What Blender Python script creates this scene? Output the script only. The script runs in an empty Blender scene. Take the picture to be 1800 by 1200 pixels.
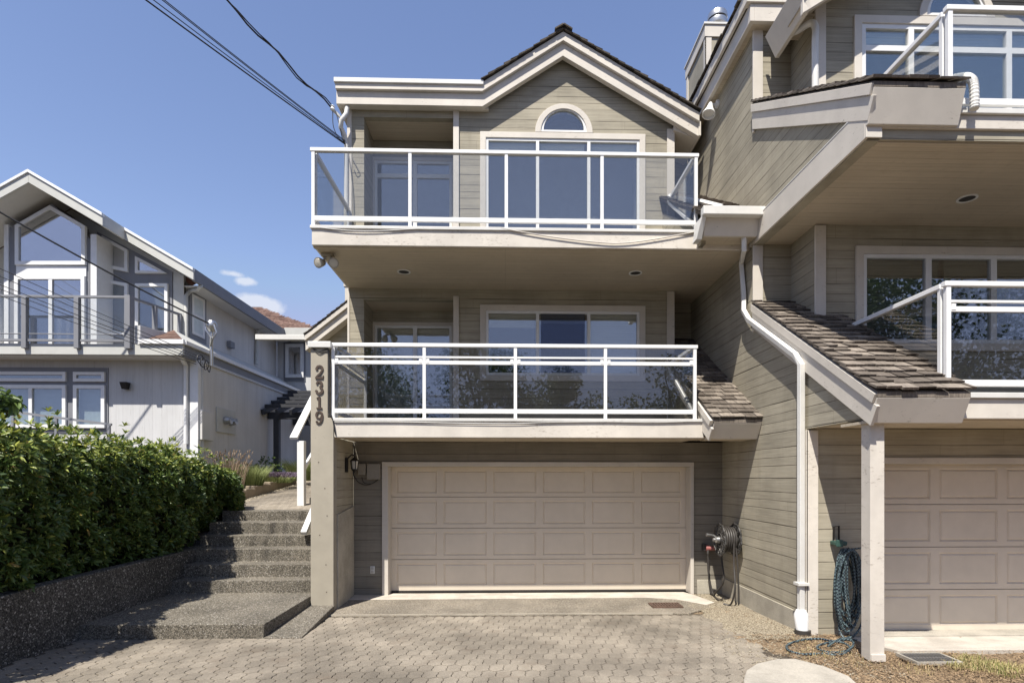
import bpy, bmesh, math, random
import numpy as np
from mathutils import Vector, Matrix
from mathutils.geometry import tessellate_polygon

S = bpy.context.scene
COL = S.collection
rnd = random.Random(7)
R = math.radians

# ------------------------------------------------------------------ camera
F, CX, CY = 1000.0, 915.0, 841.0          # focal length and principal point, in pixels of an 1800 px wide frame
YAW = R(1.55)
H = 1.85                                  # eye height over the garage slab
cam = bpy.data.objects.new("camera", bpy.data.cameras.new("camera"))
COL.objects.link(cam)
cam.location = (0, 0, H)
cam.rotation_euler = (R(90), 0, -YAW)
cam.data.sensor_width = 36
cam.data.lens = 36 * F / 1800
cam.data.shift_x = (900 - CX) / 1800
cam.data.shift_y = (CY - 600) / 1800
cam.data.clip_start = 0.05
cam.data.clip_end = 3000
S.camera = cam

# ------------------------------------------------------------------ sky, sun, exposure
SUN_DIR = Vector((-0.48, -1.0, 1.85)).normalized()      # towards the sun
W = bpy.data.worlds.new("World")
S.world = W
W.use_nodes = True
wn, wl = W.node_tree.nodes, W.node_tree.links
wn.clear()
wo = wn.new("ShaderNodeOutputWorld")
bg = wn.new("ShaderNodeBackground")
sky = wn.new("ShaderNodeTexSky")
sky.sky_type = 'NISHITA'
sky.sun_disc = False
sky.sun_elevation = math.asin(SUN_DIR.z)
sky.sun_rotation = math.atan2(SUN_DIR.x, SUN_DIR.y)
sky.altitude = 50
sky.air_density = 1.3
sky.dust_density = 0.4
sky.ozone_density = 1.4
# a few small fair-weather clouds low over the roofs
geo = wn.new("ShaderNodeTexCoord")
def wnode(t, **k):
    n = wn.new(t)
    for a, b in k.items():
        setattr(n, a, b)
    return n
cl_noise = wnode("ShaderNodeTexNoise"); cl_noise.inputs["Scale"].default_value = 22; cl_noise.inputs["Detail"].default_value = 8
cl_noise.inputs["Roughness"].default_value = 0.6
wl.new(geo.outputs["Generated"], cl_noise.inputs["Vector"])
def cloud_blob(d, radx, rady):
    d = Vector(d).normalized()
    sub = wnode("ShaderNodeVectorMath", operation='SUBTRACT'); sub.inputs[1].default_value = d
    wl.new(geo.outputs["Generated"], sub.inputs[0])
    mul = wnode("ShaderNodeVectorMath", operation='MULTIPLY'); mul.inputs[1].default_value = (1 / radx, 1 / radx, 1 / rady)
    wl.new(sub.outputs[0], mul.inputs[0])
    ln = wnode("ShaderNodeVectorMath", operation='LENGTH'); wl.new(mul.outputs[0], ln.inputs[0])
    inv = wnode("ShaderNodeMath", operation='SUBTRACT'); inv.inputs[0].default_value = 1.0; wl.new(ln.outputs["Value"], inv.inputs[1])
    return inv.outputs[0]
def ray(px, py):
    u = (px - CX) / F
    c, s = math.cos(YAW), math.sin(YAW)
    return Vector((u * c + s, c - u * s, (CY - py) / F))
blobs = [cloud_blob(ray(432, 495), .022, .0075), cloud_blob(ray(408, 481), .02, .006), cloud_blob(ray(470, 538), .034, .014), cloud_blob(ray(448, 530), .035, .012)]
acc = blobs[0]
for b in blobs[1:]:
    mx = wnode("ShaderNodeMath", operation='MAXIMUM'); wl.new(acc, mx.inputs[0]); wl.new(b, mx.inputs[1]); acc = mx.outputs[0]
nadd = wnode("ShaderNodeMath", operation='MULTIPLY_ADD'); nadd.inputs[1].default_value = 2.4; nadd.inputs[2].default_value = -1.25
wl.new(cl_noise.outputs["Fac"], nadd.inputs[0])
sm = wnode("ShaderNodeMath", operation='ADD'); wl.new(acc, sm.inputs[0]); wl.new(nadd.outputs[0], sm.inputs[1])
mr = wnode("ShaderNodeMapRange"); mr.inputs["From Min"].default_value = 0.0; mr.inputs["From Max"].default_value = 0.55
mr.inputs["To Max"].default_value = 0.62
wl.new(sm.outputs[0], mr.inputs["Value"])
tint = wnode("ShaderNodeMix", data_type='RGBA', blend_type='MULTIPLY'); tint.inputs[0].default_value = 1.0
wl.new(sky.outputs["Color"], tint.inputs[6]); tint.inputs[7].default_value = (1.13, 1.05, 1.19, 1)
cmix = wnode("ShaderNodeMix", data_type='RGBA'); wl.new(mr.outputs[0], cmix.inputs[0])
cap = wnode("ShaderNodeMix", data_type='RGBA', blend_type='DARKEN'); cap.inputs[0].default_value = 1.0     # an even, clear northern sky without a glaring horizon
wl.new(tint.outputs[2], cap.inputs[6]); cap.inputs[7].default_value = (2.8, 3.45, 5.4, 1)
wl.new(cap.outputs[2], cmix.inputs[6]); cmix.inputs[7].default_value = (6.4, 6.5, 6.8, 1)
wl.new(cmix.outputs[2], bg.inputs["Color"])
bg.inputs["Strength"].default_value = 0.095
wl.new(bg.outputs[0], wo.inputs["Surface"])

sl = bpy.data.lights.new("sun", 'SUN')
sl.energy = 5.0
sl.angle = R(0.53)
sl.color = (1.0, 0.945, 0.85)
sun = bpy.data.objects.new("sun", sl)
COL.objects.link(sun)
sun.rotation_euler = SUN_DIR.to_track_quat('Z', 'Y').to_euler()

S.view_settings.view_transform = 'Standard'
S.view_settings.look = 'None'
S.view_settings.gamma = 1
S.view_settings.exposure = 0.62
S.render.engine = 'CYCLES'
S.cycles.max_bounces = 10
S.cycles.transparent_max_bounces = 16
S.cycles.caustics_reflective = False
S.cycles.caustics_refractive = False

# ------------------------------------------------------------------ measuring: a photo pixel on a known upright plane
def XY(px, Y):
    d = ray(px, CY); return Y * d.x / d.y
def ZY(px, py, Y):
    d = ray(px, py); return H + Y * d.z / d.y
def PY(px, py, Y):
    return (XY(px, Y), Y, ZY(px, py, Y))
def PX(px, py, X):
    d = ray(px, py); return (X, X * d.y / d.x, H + X * d.z / d.x)
def PZ(px, py, z):
    d = ray(px, py); t = (z - H) / d.z; return (d.x * t, d.y * t, z)

# the main planes of the place (metres)
YF, YG, YW, YB = 8.04, 9.08, 9.88, 10.55      # left unit: balcony front, garage wall, room wall, alcove back
XW, XL = 3.50, -2.69                          # party wall face, left end wall
RF, RG, RD, RW, RB = 5.38, 6.51, 6.63, 7.26, 7.90   # right unit: balcony front, garage wall, garage door, room wall, alcove
Z1U, Z1T, Z2U, Z2T = 2.43, 2.68, 5.12, 5.40   # undersides and tops of the two balconies
ZE = 8.22                                     # underside of the flat eaves

# ------------------------------------------------------------------ mesh builder
class MB:
    def __init__(s):
        s.v, s.f, s.m = [], [], []
        s.slot = 0
    def add(s, verts, faces):
        n = len(s.v)
        s.v.extend([tuple(p) for p in verts])
        for f in faces:
            s.f.append([n + i for i in f]); s.m.append(s.slot)
        return s
    def box(s, x0, x1, y0, y1, z0, z1):
        return s.add([(x0,y0,z0),(x1,y0,z0),(x1,y1,z0),(x0,y1,z0),(x0,y0,z1),(x1,y0,z1),(x1,y1,z1),(x0,y1,z1)],
                     [(0,3,2,1),(4,5,6,7),(0,1,5,4),(1,2,6,5),(2,3,7,6),(3,0,4,7)])
    def hexa(s, p):                                   # eight corners, bottom loop then top loop
        return s.add(p, [(0,3,2,1),(4,5,6,7),(0,1,5,4),(1,2,6,5),(2,3,7,6),(3,0,4,7)])
    def plate(s, outer, fn, w0, w1, holes=()):        # polygon with holes given thickness; fn(u, v, w) -> xyz
        loops = [list(outer)] + [list(h) for h in holes]
        flat = [p for l in loops for p in l]
        tris = tessellate_polygon([[Vector((p[0], p[1], 0)) for p in l] for l in loops])
        n = len(flat)
        verts = [fn(u, v, w0) for u, v in flat] + [fn(u, v, w1) for u, v in flat]
        faces = [tuple(t) for t in tris] + [tuple(n + i for i in reversed(t)) for t in tris]
        o = 0
        for l in loops:
            k = len(l)
            for i in range(k):
                a, b = o + i, o + (i + 1) % k
                faces.append((a, b, n + b, n + a))
            o += k
        return s.add(verts, faces)
    def plateY(s, outer, y0, y1, holes=()):
        return s.plate(outer, lambda u, v, w: (u, w, v), y0, y1, holes)
    def plateX(s, outer, x0, x1, holes=()):
        return s.plate(outer, lambda u, v, w: (w, u, v), x0, x1, holes)
    def plateZ(s, outer, z0, z1, holes=()):
        return s.plate(outer, lambda u, v, w: (u, v, w), z0, z1, holes)
    def bar(s, a, b, w, h, up=(0, 0, 1)):             # rectangular bar from a to b
        a, b = Vector(a), Vector(b); d = (b - a).normalized()
        up = Vector(up)
        if abs(d.dot(up)) > .98: up = Vector((0, 1, 0))
        r = d.cross(up).normalized() * (w / 2); t = r.cross(d).normalized() * (h / 2)
        return s.hexa([a - r - t, a + r - t, b + r - t, b - r - t, a - r + t, a + r + t, b + r + t, b - r + t])
    def tube(s, pts, rad, seg=8, closed=False, cap=True):
        pts = [Vector(p) for p in pts]; n = len(pts)
        rads = rad if isinstance(rad, (list, tuple)) else [rad] * n
        base = len(s.v); prev = None; rings = []
        for i, p in enumerate(pts):
            a = pts[i - 1] if (i > 0 or closed) else p
            b = pts[(i + 1) % n] if (i < n - 1 or closed) else p
            d = (b - a)
            if d.length < 1e-9: d = Vector((0, 0, 1))
            d.normalize()
            if prev is None:
                q = Vector((0, 0, 1)) if abs(d.z) < .9 else Vector((1, 0, 0))
                r = d.cross(q).normalized()
            else:
                r = prev - d * prev.dot(d)
                r = r.normalized() if r.length > 1e-6 else d.orthogonal().normalized()
            prev = r; t = d.cross(r)
            ring = []
            for k in range(seg):
                an = 2 * math.pi * k / seg
                s.v.append(tuple(p + (r * math.cos(an) + t * math.sin(an)) * rads[i])); ring.append(len(s.v) - 1)
            rings.append(ring)
        m = n if closed else n - 1
        for i in range(m):
            A, B = rings[i], rings[(i + 1) % n]
            for k in range(seg):
                s.f.append([A[k], A[(k + 1) % seg], B[(k + 1) % seg], B[k]]); s.m.append(s.slot)
        if cap and not closed:
            s.f.append(list(reversed(rings[0]))); s.m.append(s.slot); s.f.append(list(rings[-1])); s.m.append(s.slot)
        return s
    def lathe(s, origin, axis, prof, seg=24):         # prof: (distance along axis, radius)
        o, ax = Vector(origin), Vector(axis).normalized()
        r = ax.orthogonal().normalized(); t = ax.cross(r)
        rings = []
        for a, rad in prof:
            ring = []
            for k in range(seg):
                an = 2 * math.pi * k / seg
                s.v.append(tuple(o + ax * a + (r * math.cos(an) + t * math.sin(an)) * max(rad, 1e-4))); ring.append(len(s.v) - 1)
            rings.append(ring)
        for A, B in zip(rings, rings[1:]):
            for k in range(seg):
                s.f.append([A[k], A[(k + 1) % seg], B[(k + 1) % seg], B[k]]); s.m.append(s.slot)
        s.f.append(list(reversed(rings[0]))); s.m.append(s.slot); s.f.append(list(rings[-1])); s.m.append(s.slot)
        return s
    def build(s, name, mats, parent=None, bevel=0.0, smooth=False, recalc=True):
        me = bpy.data.meshes.new(name)
        me.from_pydata(s.v, [], s.f)
        mats = mats if isinstance(mats, (list, tuple)) else [mats]
        for m in mats: me.materials.append(m)
        if len(mats) > 1: me.polygons.foreach_set("material_index", s.m)
        if recalc:
            bm = bmesh.new(); bm.from_mesh(me); bmesh.ops.recalc_face_normals(bm, faces=bm.faces); bm.to_mesh(me); bm.free()
        if smooth:
            me.polygons.foreach_set("use_smooth", [True] * len(me.polygons))
            try: me.set_sharp_from_angle(angle=R(40))
            except Exception: pass
        o = bpy.data.objects.new(name, me)
        put(o, parent)
        if bevel:
            b = o.modifiers.new("bevel", 'BEVEL'); b.width = bevel; b.segments = 2; b.limit_method = 'ANGLE'; b.angle_limit = R(35)
        return o

def put(o, parent=None):
    COL.objects.link(o)
    if parent is not None:
        o.parent = parent
        o.matrix_parent_inverse = Matrix.Translation(-parent.location)
    return o
def tag(o, label, cat, group=None, kind=None):
    o["label"] = label; o["category"] = cat
    if group: o["group"] = group
    if kind: o["kind"] = kind
    return o
def thing(name, label, cat, loc=(0, 0, 0), group=None):
    o = bpy.data.objects.new(name, None); COL.objects.link(o)
    o.location = loc; o.empty_display_size = .2
    return tag(o, label, cat, group)
def structure(o, kind="structure"):
    o["kind"] = kind; return o
def rect(x0, x1, z0, z1):
    return [(x0, z0), (x1, z0), (x1, z1), (x0, z1)]

# ------------------------------------------------------------------ materials
class NT:
    def __init__(s, name):
        s.m = bpy.data.materials.new(name); s.m.use_nodes = True
        s.t = s.m.node_tree; s.t.nodes.clear()
        s.out = s.t.nodes.new("ShaderNodeOutputMaterial")
    def n(s, t, ins=None, **k):
        x = s.t.nodes.new(t)
        for a, b in k.items(): setattr(x, a, b)
        for a, b in (ins or {}).items():
            if isinstance(b, bpy.types.NodeSocket): s.t.links.new(b, x.inputs[a])
            else: x.inputs[a].default_value = b
        return x
    def math(s, op, a, b=0.0, c=0.0):
        return s.n("ShaderNodeMath", {0: a, 1: b, 2: c}, operation=op).outputs[0]
    def pos(s):
        return s.n("ShaderNodeNewGeometry").outputs["Position"]
    def obj(s):
        return s.n("ShaderNodeTexCoord").outputs["Object"]
    def scale(s, v, sc):
        return s.n("ShaderNodeVectorMath", {0: v, 1: sc}, operation='MULTIPLY').outputs[0]
    def noise(s, v, scale, detail=4, rough=.55, out="Fac"):
        return s.n("ShaderNodeTexNoise", {"Vector": v, "Scale": scale, "Detail": detail, "Roughness": rough}).outputs[out]
    def ramp(s, v, a, b, lo=0.0, hi=1.0, smooth=True):
        return s.n("ShaderNodeMapRange", {"Value": v, "From Min": a, "From Max": b, "To Min": lo, "To Max": hi},
                   interpolation_type='SMOOTHSTEP' if smooth else 'LINEAR').outputs[0]
    def mix(s, f, a, b, mode='MIX'):
        return s.n("ShaderNodeMix", {0: f, 6: a, 7: b}, data_type='RGBA', blend_type=mode).outputs[2]
    def mulv(s, col, val):                            # colour times a grey value
        return s.n("ShaderNodeVectorMath", {0: col, "Scale": val}, operation='SCALE').outputs[0]
    def rgb(s, c):
        return s.n("ShaderNodeRGB").outputs[0] if False else s._rgb(c)
    def _rgb(s, c):
        x = s.t.nodes.new("ShaderNodeRGB"); x.outputs[0].default_value = (*c, 1); return x.outputs[0]
    def island(s):
        return s.n("ShaderNodeNewGeometry").outputs["Random Per Island"]
    def bump(s, h, strength=.3, dist=.01):
        return s.n("ShaderNodeBump", {"Height": h, "Strength": strength, "Distance": dist}).outputs[0]
    def finish(s, col, rough=.7, normal=None, spec=.5, metal=0.0, **extra):
        ins = {"Base Color": col, "Roughness": rough, "Specular IOR Level": spec, "Metallic": metal}
        ins.update(extra)
        p = s.n("ShaderNodeBsdfPrincipled", ins)
        if normal is not None: s.t.links.new(normal, p.inputs["Normal"])
        s.t.links.new(p.outputs[0], s.out.inputs["Surface"])
        return s.m
    def sep(s, v):
        return s.n("ShaderNodeSeparateXYZ", {0: v}).outputs

def paint(name, c, rough=.55, var=.08, wear=0.0, wearcol=(.2, .17, .13), bump=.15, scale=6, spec=.4):
    t = NT(name); p = t.pos()
    n1 = t.noise(p, scale, 5); n2 = t.noise(t.scale(p, (1, 1, .35)), 1.3, 4)
    v = t.math('ADD', t.ramp(n1, .3, .7, -var / 2, var / 2), t.ramp(n2, .3, .7, 1 - var, 1 + var))
    col = t.mulv(t.rgb(c), v)
    if wear:
        w = t.math('MULTIPLY', t.ramp(t.noise(t.scale(p, (1, 1, 3.2)), 16, 8, .7), .62 - wear * .1, .70, 0, 1), t.ramp(t.noise(p, 1.7, 3), .45, .62))
        col = t.mix(t.math('MULTIPLY', w, .8), col, (*wearcol, 1))
    h = t.noise(p, 60, 4)
    return t.finish(col, rough, t.bump(h, bump, .004), spec)

def siding(name, c, pitch=.142, axis=2, vary=.17, groove=.075, dark=.12, off=0.0):
    t = NT(name); p = t.pos(); s = t.sep(p)
    z = t.math('ADD', s[axis], off)
    q = t.math('DIVIDE', z, pitch)
    wob = t.ramp(t.noise(t.scale(p, (.9, .9, .9)), 1.0, 2), .2, .8, -.035, .035)
    q = t.math('ADD', q, wob)
    q = t.math('ADD', q, t.math('MULTIPLY', t.math('SINE', t.math('MULTIPLY', q, 1.7)), .22))   # boards of uneven width
    fr = t.math('FRACT', q); idx = t.math('FLOOR', q)
    g1 = t.ramp(fr, 0, groove, 1, 0); g2 = t.ramp(fr, 1 - groove * .35, 1, 0, 1)
    g = t.math('MAXIMUM', g1, g2)
    # grooves fill and open along their length
    g = t.math('MULTIPLY', g, t.ramp(t.noise(t.scale(p, (1.1, 1.1, 7.1)), 1.6, 3), .36, .60, .40, 1.0))
    rb = t.n("ShaderNodeTexWhiteNoise", {"W": idx}, noise_dimensions='1D').outputs["Value"]
    sc = [1.1, 1.1, 1.1]; sc[axis] = 34
    if axis == 1: sc = [1.1, 34, 34]
    grain = t.noise(t.scale(p, tuple(sc)), 1.6, 7, .65)
    blot = t.noise(t.scale(p, (1, 1, 1)), 1.4, 5)
    v = t.math('ADD', t.ramp(rb, 0, 1, 1 - vary / 2, 1 + vary / 2, False), t.ramp(grain, .25, .75, -vary * .9, vary * .9))
    v = t.math('ADD', v, t.ramp(blot, .3, .7, -vary * .7, vary * .7))
    col = t.mulv(t.rgb(c), v)
    crack = t.math('MULTIPLY', t.ramp(t.noise(t.scale(p, tuple(x * 1.9 for x in sc)), 1.4, 3, .5), .69, .74), .45)
    col = t.mix(crack, col, (c[0] * .35, c[1] * .33, c[2] * .3, 1))
    col = t.mix(t.math('MULTIPLY', g, 1 - dark), col, (c[0] * .22, c[1] * .2, c[2] * .18, 1))
    # butt joints, one place per board and length, and faint run-down streaks
    al = t.math('ADD', t.math('ADD', s[0], s[1]), t.math('MULTIPLY', rb, 7.3)) if axis == 2 else s[0]
    jf = t.math('FRACT', t.math('DIVIDE', al, 3.1))
    jt = t.math('MULTIPLY', t.ramp(jf, 0, .0016, 1, 0), .75)
    col = t.mix(jt, col, (c[0] * .25, c[1] * .23, c[2] * .2, 1))
    st = t.ramp(t.noise(t.scale(p, (5, 5, .5)), 1.5, 5, .6), .52, .74)
    col = t.mix(t.math('MULTIPLY', st, .22), col, (c[0] * .62, c[1] * .6, c[2] * .58, 1))
    h = t.math('SUBTRACT', t.math('MULTIPLY', grain, .12), g)
    return t.finish(col, .78, t.bump(h, .55, .009), .25)

def simple(name, c, rough=.5, metal=0.0, spec=.5, var=.06, scale=9):
    t = NT(name); p = t.obj()
    v = t.ramp(t.noise(p, scale, 5), .3, .7, 1 - var, 1 + var)
    return t.finish(t.mulv(t.rgb(c), v), rough, None, spec, metal)

def aggregate(name, c, lo=.45, hi=1.9, scale=95, bump=.7):
    t = NT(name); p = t.pos()
    vo = t.n("ShaderNodeTexVoronoi", {"Vector": p, "Scale": scale})
    vs = t.sep(vo.outputs["Color"])
    d = vo.outputs["Distance"]
    v = t.ramp(vs[0], 0, 1, lo, hi, False)
    v = t.math('MULTIPLY', v, t.ramp(d, .25, .6, 1.05, .55))
    v = t.math('MULTIPLY', v, t.ramp(t.noise(p, 1.6, 5), .3, .7, .8, 1.2))
    col = t.mulv(t.rgb(c), v)
    spk = t.ramp(vs[1], .93, .97)
    col = t.mix(t.math('MULTIPLY', spk, .7), col, (.5, .47, .42, 1))
    return t.finish(col, .85, t.bump(t.math('SUBTRACT', 1, d), bump, .006), .3)

M = {}
M['siding'] = siding('taupe_siding', (.357, .324, .252))
M['siding_grey'] = siding('end_wall_siding', (.357, .324, .252))  # same taupe as the front walls
M['siding_dark'] = siding('dark_taupe_siding', (.22, .20, .165))  # the left garage storey is painted a darker taupe
M['soffit'] = siding('soffit_boards', (.52, .45, .35), pitch=.088, axis=1, vary=.07, groove=.07, dark=.45)
M['trim'] = paint('cream_trim', (.61, .565, .50), .6, .06, wear=.35)
M['trim_worn'] = paint('worn_cream_board', (.62, .575, .51), .65, .09, wear=.9, wearcol=(.20, .16, .12))
M['post'] = paint('taupe_post_paint', (.36, .325, .26), .65, .07, wear=.15)
M['white'] = simple('white_aluminium', (.80, .80, .79), .35, 0, .5, .03)
M['vinyl'] = simple('white_vinyl', (.76, .76, .75), .4, 0, .5, .03)
M['gutter'] = paint('white_gutter', (.66, .65, .62), .4, .06, wear=.2, wearcol=(.35, .33, .3))
M['door'] = paint('beige_garage_paint', (.70, .615, .50), .5, .04, bump=.05)
M['door_right'] = paint('dusty_garage_paint', (.66, .58, .475), .5, .05, bump=.05)
M['agg'] = aggregate('exposed_aggregate', (.165, .147, .118))
M['agg_wall'] = aggregate('aggregate_wall', (.105, .098, .085), .3, 2.0, 70, .9)
M['dark_metal'] = simple('dark_bronze', (.03, .027, .024), .45, .6)
M['iron'] = simple('aged_iron', (.10, .095, .09), .55, .7, .5, .25, 30)
M['galv'] = simple('galvanised_steel', (.5, .5, .5), .35, .9)
M['bronze'] = simple('brown_numeral', (.085, .06, .045), .5, .3, .5, .25, 20)
M['rust'] = simple('rusty_grate', (.13, .085, .065), .8, .2, .3, .3, 30)
M['black'] = simple('black_cable', (.02, .02, .022), .6)
M['rubber'] = simple('black_rubber', (.045, .04, .036), .55)
M['red'] = simple('faded_red_plastic', (.34, .12, .11), .5)
M['outlet'] = simple('white_plastic', (.7, .7, .68), .4)
M['box_grey'] = simple('painted_meter_box', (.27, .25, .215), .6)
M['bulb'] = simple('frosted_lens', (.55, .52, .45), .25)
M['dark_hole'] = simple('dark_can', (.03, .028, .025), .6)

def mk_concrete():
    t = NT('apron_concrete'); p = t.pos()
    v = t.math('MULTIPLY', t.ramp(t.noise(p, 130, 3), .2, .8, .75, 1.25), t.ramp(t.noise(p, 2.2, 6, .65), .3, .7, .72, 1.2))
    st = t.ramp(t.noise(t.scale(p, (.5, 2.5, 1)), 1.8, 6, .7), .5, .7)
    col = t.mix(t.math('MULTIPLY', st, .55), t.mulv(t.rgb((.245, .215, .17)), v), t.mulv(t.rgb((.13, .108, .083)), v))
    return t.finish(col, .85, t.bump(t.noise(p, 160, 3), .4, .004), .3)
M['concrete'] = aggregate('apron_aggregate', (.25, .217, .172), .6, 1.6, 120, .5)
def mk_lightcon(name, c):
    t = NT(name); p = t.pos()
    v = t.math('MULTIPLY', t.ramp(t.noise(p, 90, 4), .2, .8, .85, 1.15), t.ramp(t.noise(p, 2.6, 6, .65), .3, .7, .78, 1.12))
    return t.finish(t.mulv(t.rgb(c), v), .85, t.bump(t.noise(p, 110, 4), .35, .004), .3)
M['edge'] = mk_lightcon('pale_edge_mortar', (.36, .32, .26))
M['sill'] = mk_lightcon('pale_concrete', (.50, .455, .395))
M['slab'] = mk_lightcon('cream_concrete', (.37, .34, .29))
M['deck'] = mk_lightcon('grey_deck_membrane', (.13, .125, .115))
M['foundation'] = mk_lightcon('foundation_paint', (.43, .395, .325))
def mk_paver():
    t = NT('pavers'); p = t.pos()
    r = t.island()
    v = t.ramp(r, 0, 1, .90, 1.11, False)
    v = t.math('MULTIPLY', v, t.ramp(t.noise(p, 150, 4, .75), .3, .7, .60, 1.40))
    v = t.math('MULTIPLY', v, t.ramp(t.noise(p, .9, 6, .62), .3, .7, .62, 1.25))
    col = t.mulv(t.rgb((.24, .209, .168)), v)
    v = t.math('MULTIPLY', v, t.ramp(t.noise(t.scale(p, (2.6, .4, 1)), 1.3, 4, .6), .35, .65, .86, 1.1))   # worn wheel tracks
    warm = t.ramp(t.noise(p, 3.1, 5, .6), .52, .75)
    col = t.mix(t.math('MULTIPLY', warm, .5), col, (.145, .112, .083, 1))
    return t.finish(col, .88, t.bump(t.noise(p, 240, 3), .55, .004), .25)
M['paver'] = mk_paver()
def mk_soil(name, a, b, sc=38):
    t = NT(name); p = t.pos()
    n = t.noise(p, sc, 8, .7); n2 = t.noise(p, 2.0, 5)
    col = t.mix(t.ramp(n, .35, .65), (*a, 1), (*b, 1))
    col = t.mulv(col, t.ramp(n2, .3, .7, .75, 1.2))
    return t.finish(col, .95, t.bump(n, .8, .02), .15)
M['soil'] = mk_soil('dry_mulch', (.10, .07, .045), (.34, .25, .16))
M['sand'] = mk_soil('joint_sand', (.075, .062, .048), (.15, .126, .098), 90)
M['garden'] = mk_soil('garden_soil', (.045, .035, .025), (.12, .095, .07))
def mk_gravel():
    t = NT('gravel_stones')
    r = t.island(); p = t.pos()
    col = t.mix(t.ramp(r, 0, 1, 0, 1, False), (.15, .12, .082, 1), (.37, .325, .245, 1))
    return t.finish(col, .85, None, .3)
M['gravel'] = mk_gravel()
def mk_asphalt():
    t = NT('asphalt'); p = t.pos()
    v = t.math('MULTIPLY', t.ramp(t.noise(p, 160, 3), .2, .8, .6, 1.5), t.ramp(t.noise(p, .8, 5), .3, .7, .8, 1.2))
    return t.finish(t.mulv(t.rgb((.055, .054, .052)), v), .9, None, .3)
M['asphalt'] = mk_asphalt()
def mk_shake(name, a, b):
    t = NT(name); p = t.pos()
    r = t.island()
    col = t.mix(t.ramp(r, 0, 1, 0, 1, False), (*a, 1), (*b, 1))
    gr = t.noise(t.scale(p, (70, 5, 9)), 1.0, 5, .65)
    col = t.mulv(col, t.ramp(gr, .25, .75, .62, 1.3))
    col = t.mulv(col, t.ramp(t.noise(p, 3, 5), .3, .7, .8, 1.2))
    return t.finish(col, .92, t.bump(gr, .6, .006), .2)
M['shake'] = mk_shake('cedar_shakes', (.085, .07, .058), (.25, .215, .18))
M['shake_dark'] = mk_shake('weathered_dark_shakes', (.035, .03, .026), (.10, .085, .07))
M['shingle_red'] = mk_shake('red_brown_shingles', (.115, .068, .055), (.19, .125, .10))
def mk_glass(name, refl, tr, tint=(1, 1, 1), rough=.0):
    t = NT(name)
    bf = t.n("ShaderNodeNewGeometry").outputs["Backfacing"]
    ior = t.math('ADD', t.math('MULTIPLY', bf, 1 / 1.5 - 1.5), 1.5)      # the same reflection from both faces of the sheet
    fr = t.n("ShaderNodeFresnel", {"IOR": ior}).outputs[0]
    fac = t.math('MINIMUM', t.math('ADD', t.math('MULTIPLY', fr, 1.0), refl), 1.0)
    p = t.pos()
    nb = t.bump(t.noise(p, 1.1, 2), .035, .05)
    gl = t.n("ShaderNodeBsdfGlossy", {"Color": (*tint, 1), "Roughness": rough, "Normal": nb})
    tp = t.n("ShaderNodeBsdfTransparent", {"Color": (*tr, 1)})
    mx = t.n("ShaderNodeMixShader", {0: fac, 1: tp.outputs[0], 2: gl.outputs[0]})
    t.t.links.new(mx.outputs[0], t.out.inputs["Surface"])
    return t.m
M['win'] = mk_glass('window_glass', .13, (.85, .88, .88), (.93, .95, 1.0))
M['railglass'] = mk_glass('railing_glass', .035, (.86, .87, .87))
M['railglass_smoky'] = mk_glass('smoked_railing_glass', .045, (.84, .84, .84))
M['win_n'] = mk_glass('mirror_like_glass', .42, (.72, .76, .76), (.95, .95, 1.0))
M['room'] = simple('dim_room', (.10, .095, .09), .9)
M['room_pale'] = simple('pale_room', (.36, .34, .33), .9)
M['room_dark'] = simple('unlit_room', (.035, .035, .036), .9)
M['blind'] = siding('pale_blind_slats', (.78, .77, .72), pitch=.028, axis=2, vary=.03, groove=.2, dark=.5)
M['blind_green'] = siding('grey_green_blind_slats', (.20, .215, .175), pitch=.05, axis=2, vary=.05, groove=.2, dark=.35)
M['curtain'] = simple('pale_curtain', (.62, .68, .70), .9)
def mk_screen():
    t = NT('insect_screen_mesh')
    tp = t.n("ShaderNodeBsdfTransparent", {"Color": (.82, .84, .90, 1)}); df = t.n("ShaderNodeBsdfDiffuse", {"Color": (.06, .06, .065, 1)})
    t.t.links.new(t.n("ShaderNodeMixShader", {0: .16, 1: tp.outputs[0], 2: df.outputs[0]}).outputs[0], t.out.inputs["Surface"])
    return t.m
M['screen'] = mk_screen()
# neighbour
M['n_wall'] = siding('grey_vertical_boards', (.58, .58, .58), pitch=.16, axis=0, vary=.05, groove=.03, dark=.6)
def mk_nside():
    return siding('grey_side_boards', (.64, .625, .60), pitch=.16, axis=1, vary=.06, groove=.03, dark=.6)
M['n_side'] = mk_nside()
M['n_dark'] = paint('charcoal_trim', (.22, .225, .245), .6, .06)
M['n_fascia'] = paint('pale_grey_fascia', (.54, .54, .51), .55, .05)
M['n_white'] = simple('neighbour_white', (.78, .78, .78), .45, 0, .5, .03)
M['n_soffit'] = paint('grey_soffit', (.60, .59, .57), .7, .05)
M['pergola'] = paint('black_stain', (.045, .047, .055), .6, .1)

# ------------------------------------------------------------------ shared builders
def arc(cx, cz, r, a0, a1, n=20):
    return [(cx + r * math.cos(R(a0 + (a1 - a0) * i / n)), cz + r * math.sin(R(a0 + (a1 - a0) * i / n))) for i in range(n + 1)]

def frame_grid(x0, x1, z0, z1, xs, zs, fw, mw):
    """openings of a window: outer frame width fw, bars of width mw at xs and zs"""
    ex = [x0 + fw] + sum([[x - mw / 2, x + mw / 2] for x in xs], []) + [x1 - fw]
    ez = [z0 + fw] + sum([[z - mw / 2, z + mw / 2] for z in zs], []) + [z1 - fw]
    return [rect(ex[i], ex[i + 1], ez[j], ez[j + 1]) for i in range(0, len(ex), 2) for j in range(0, len(ez), 2)]

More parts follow.
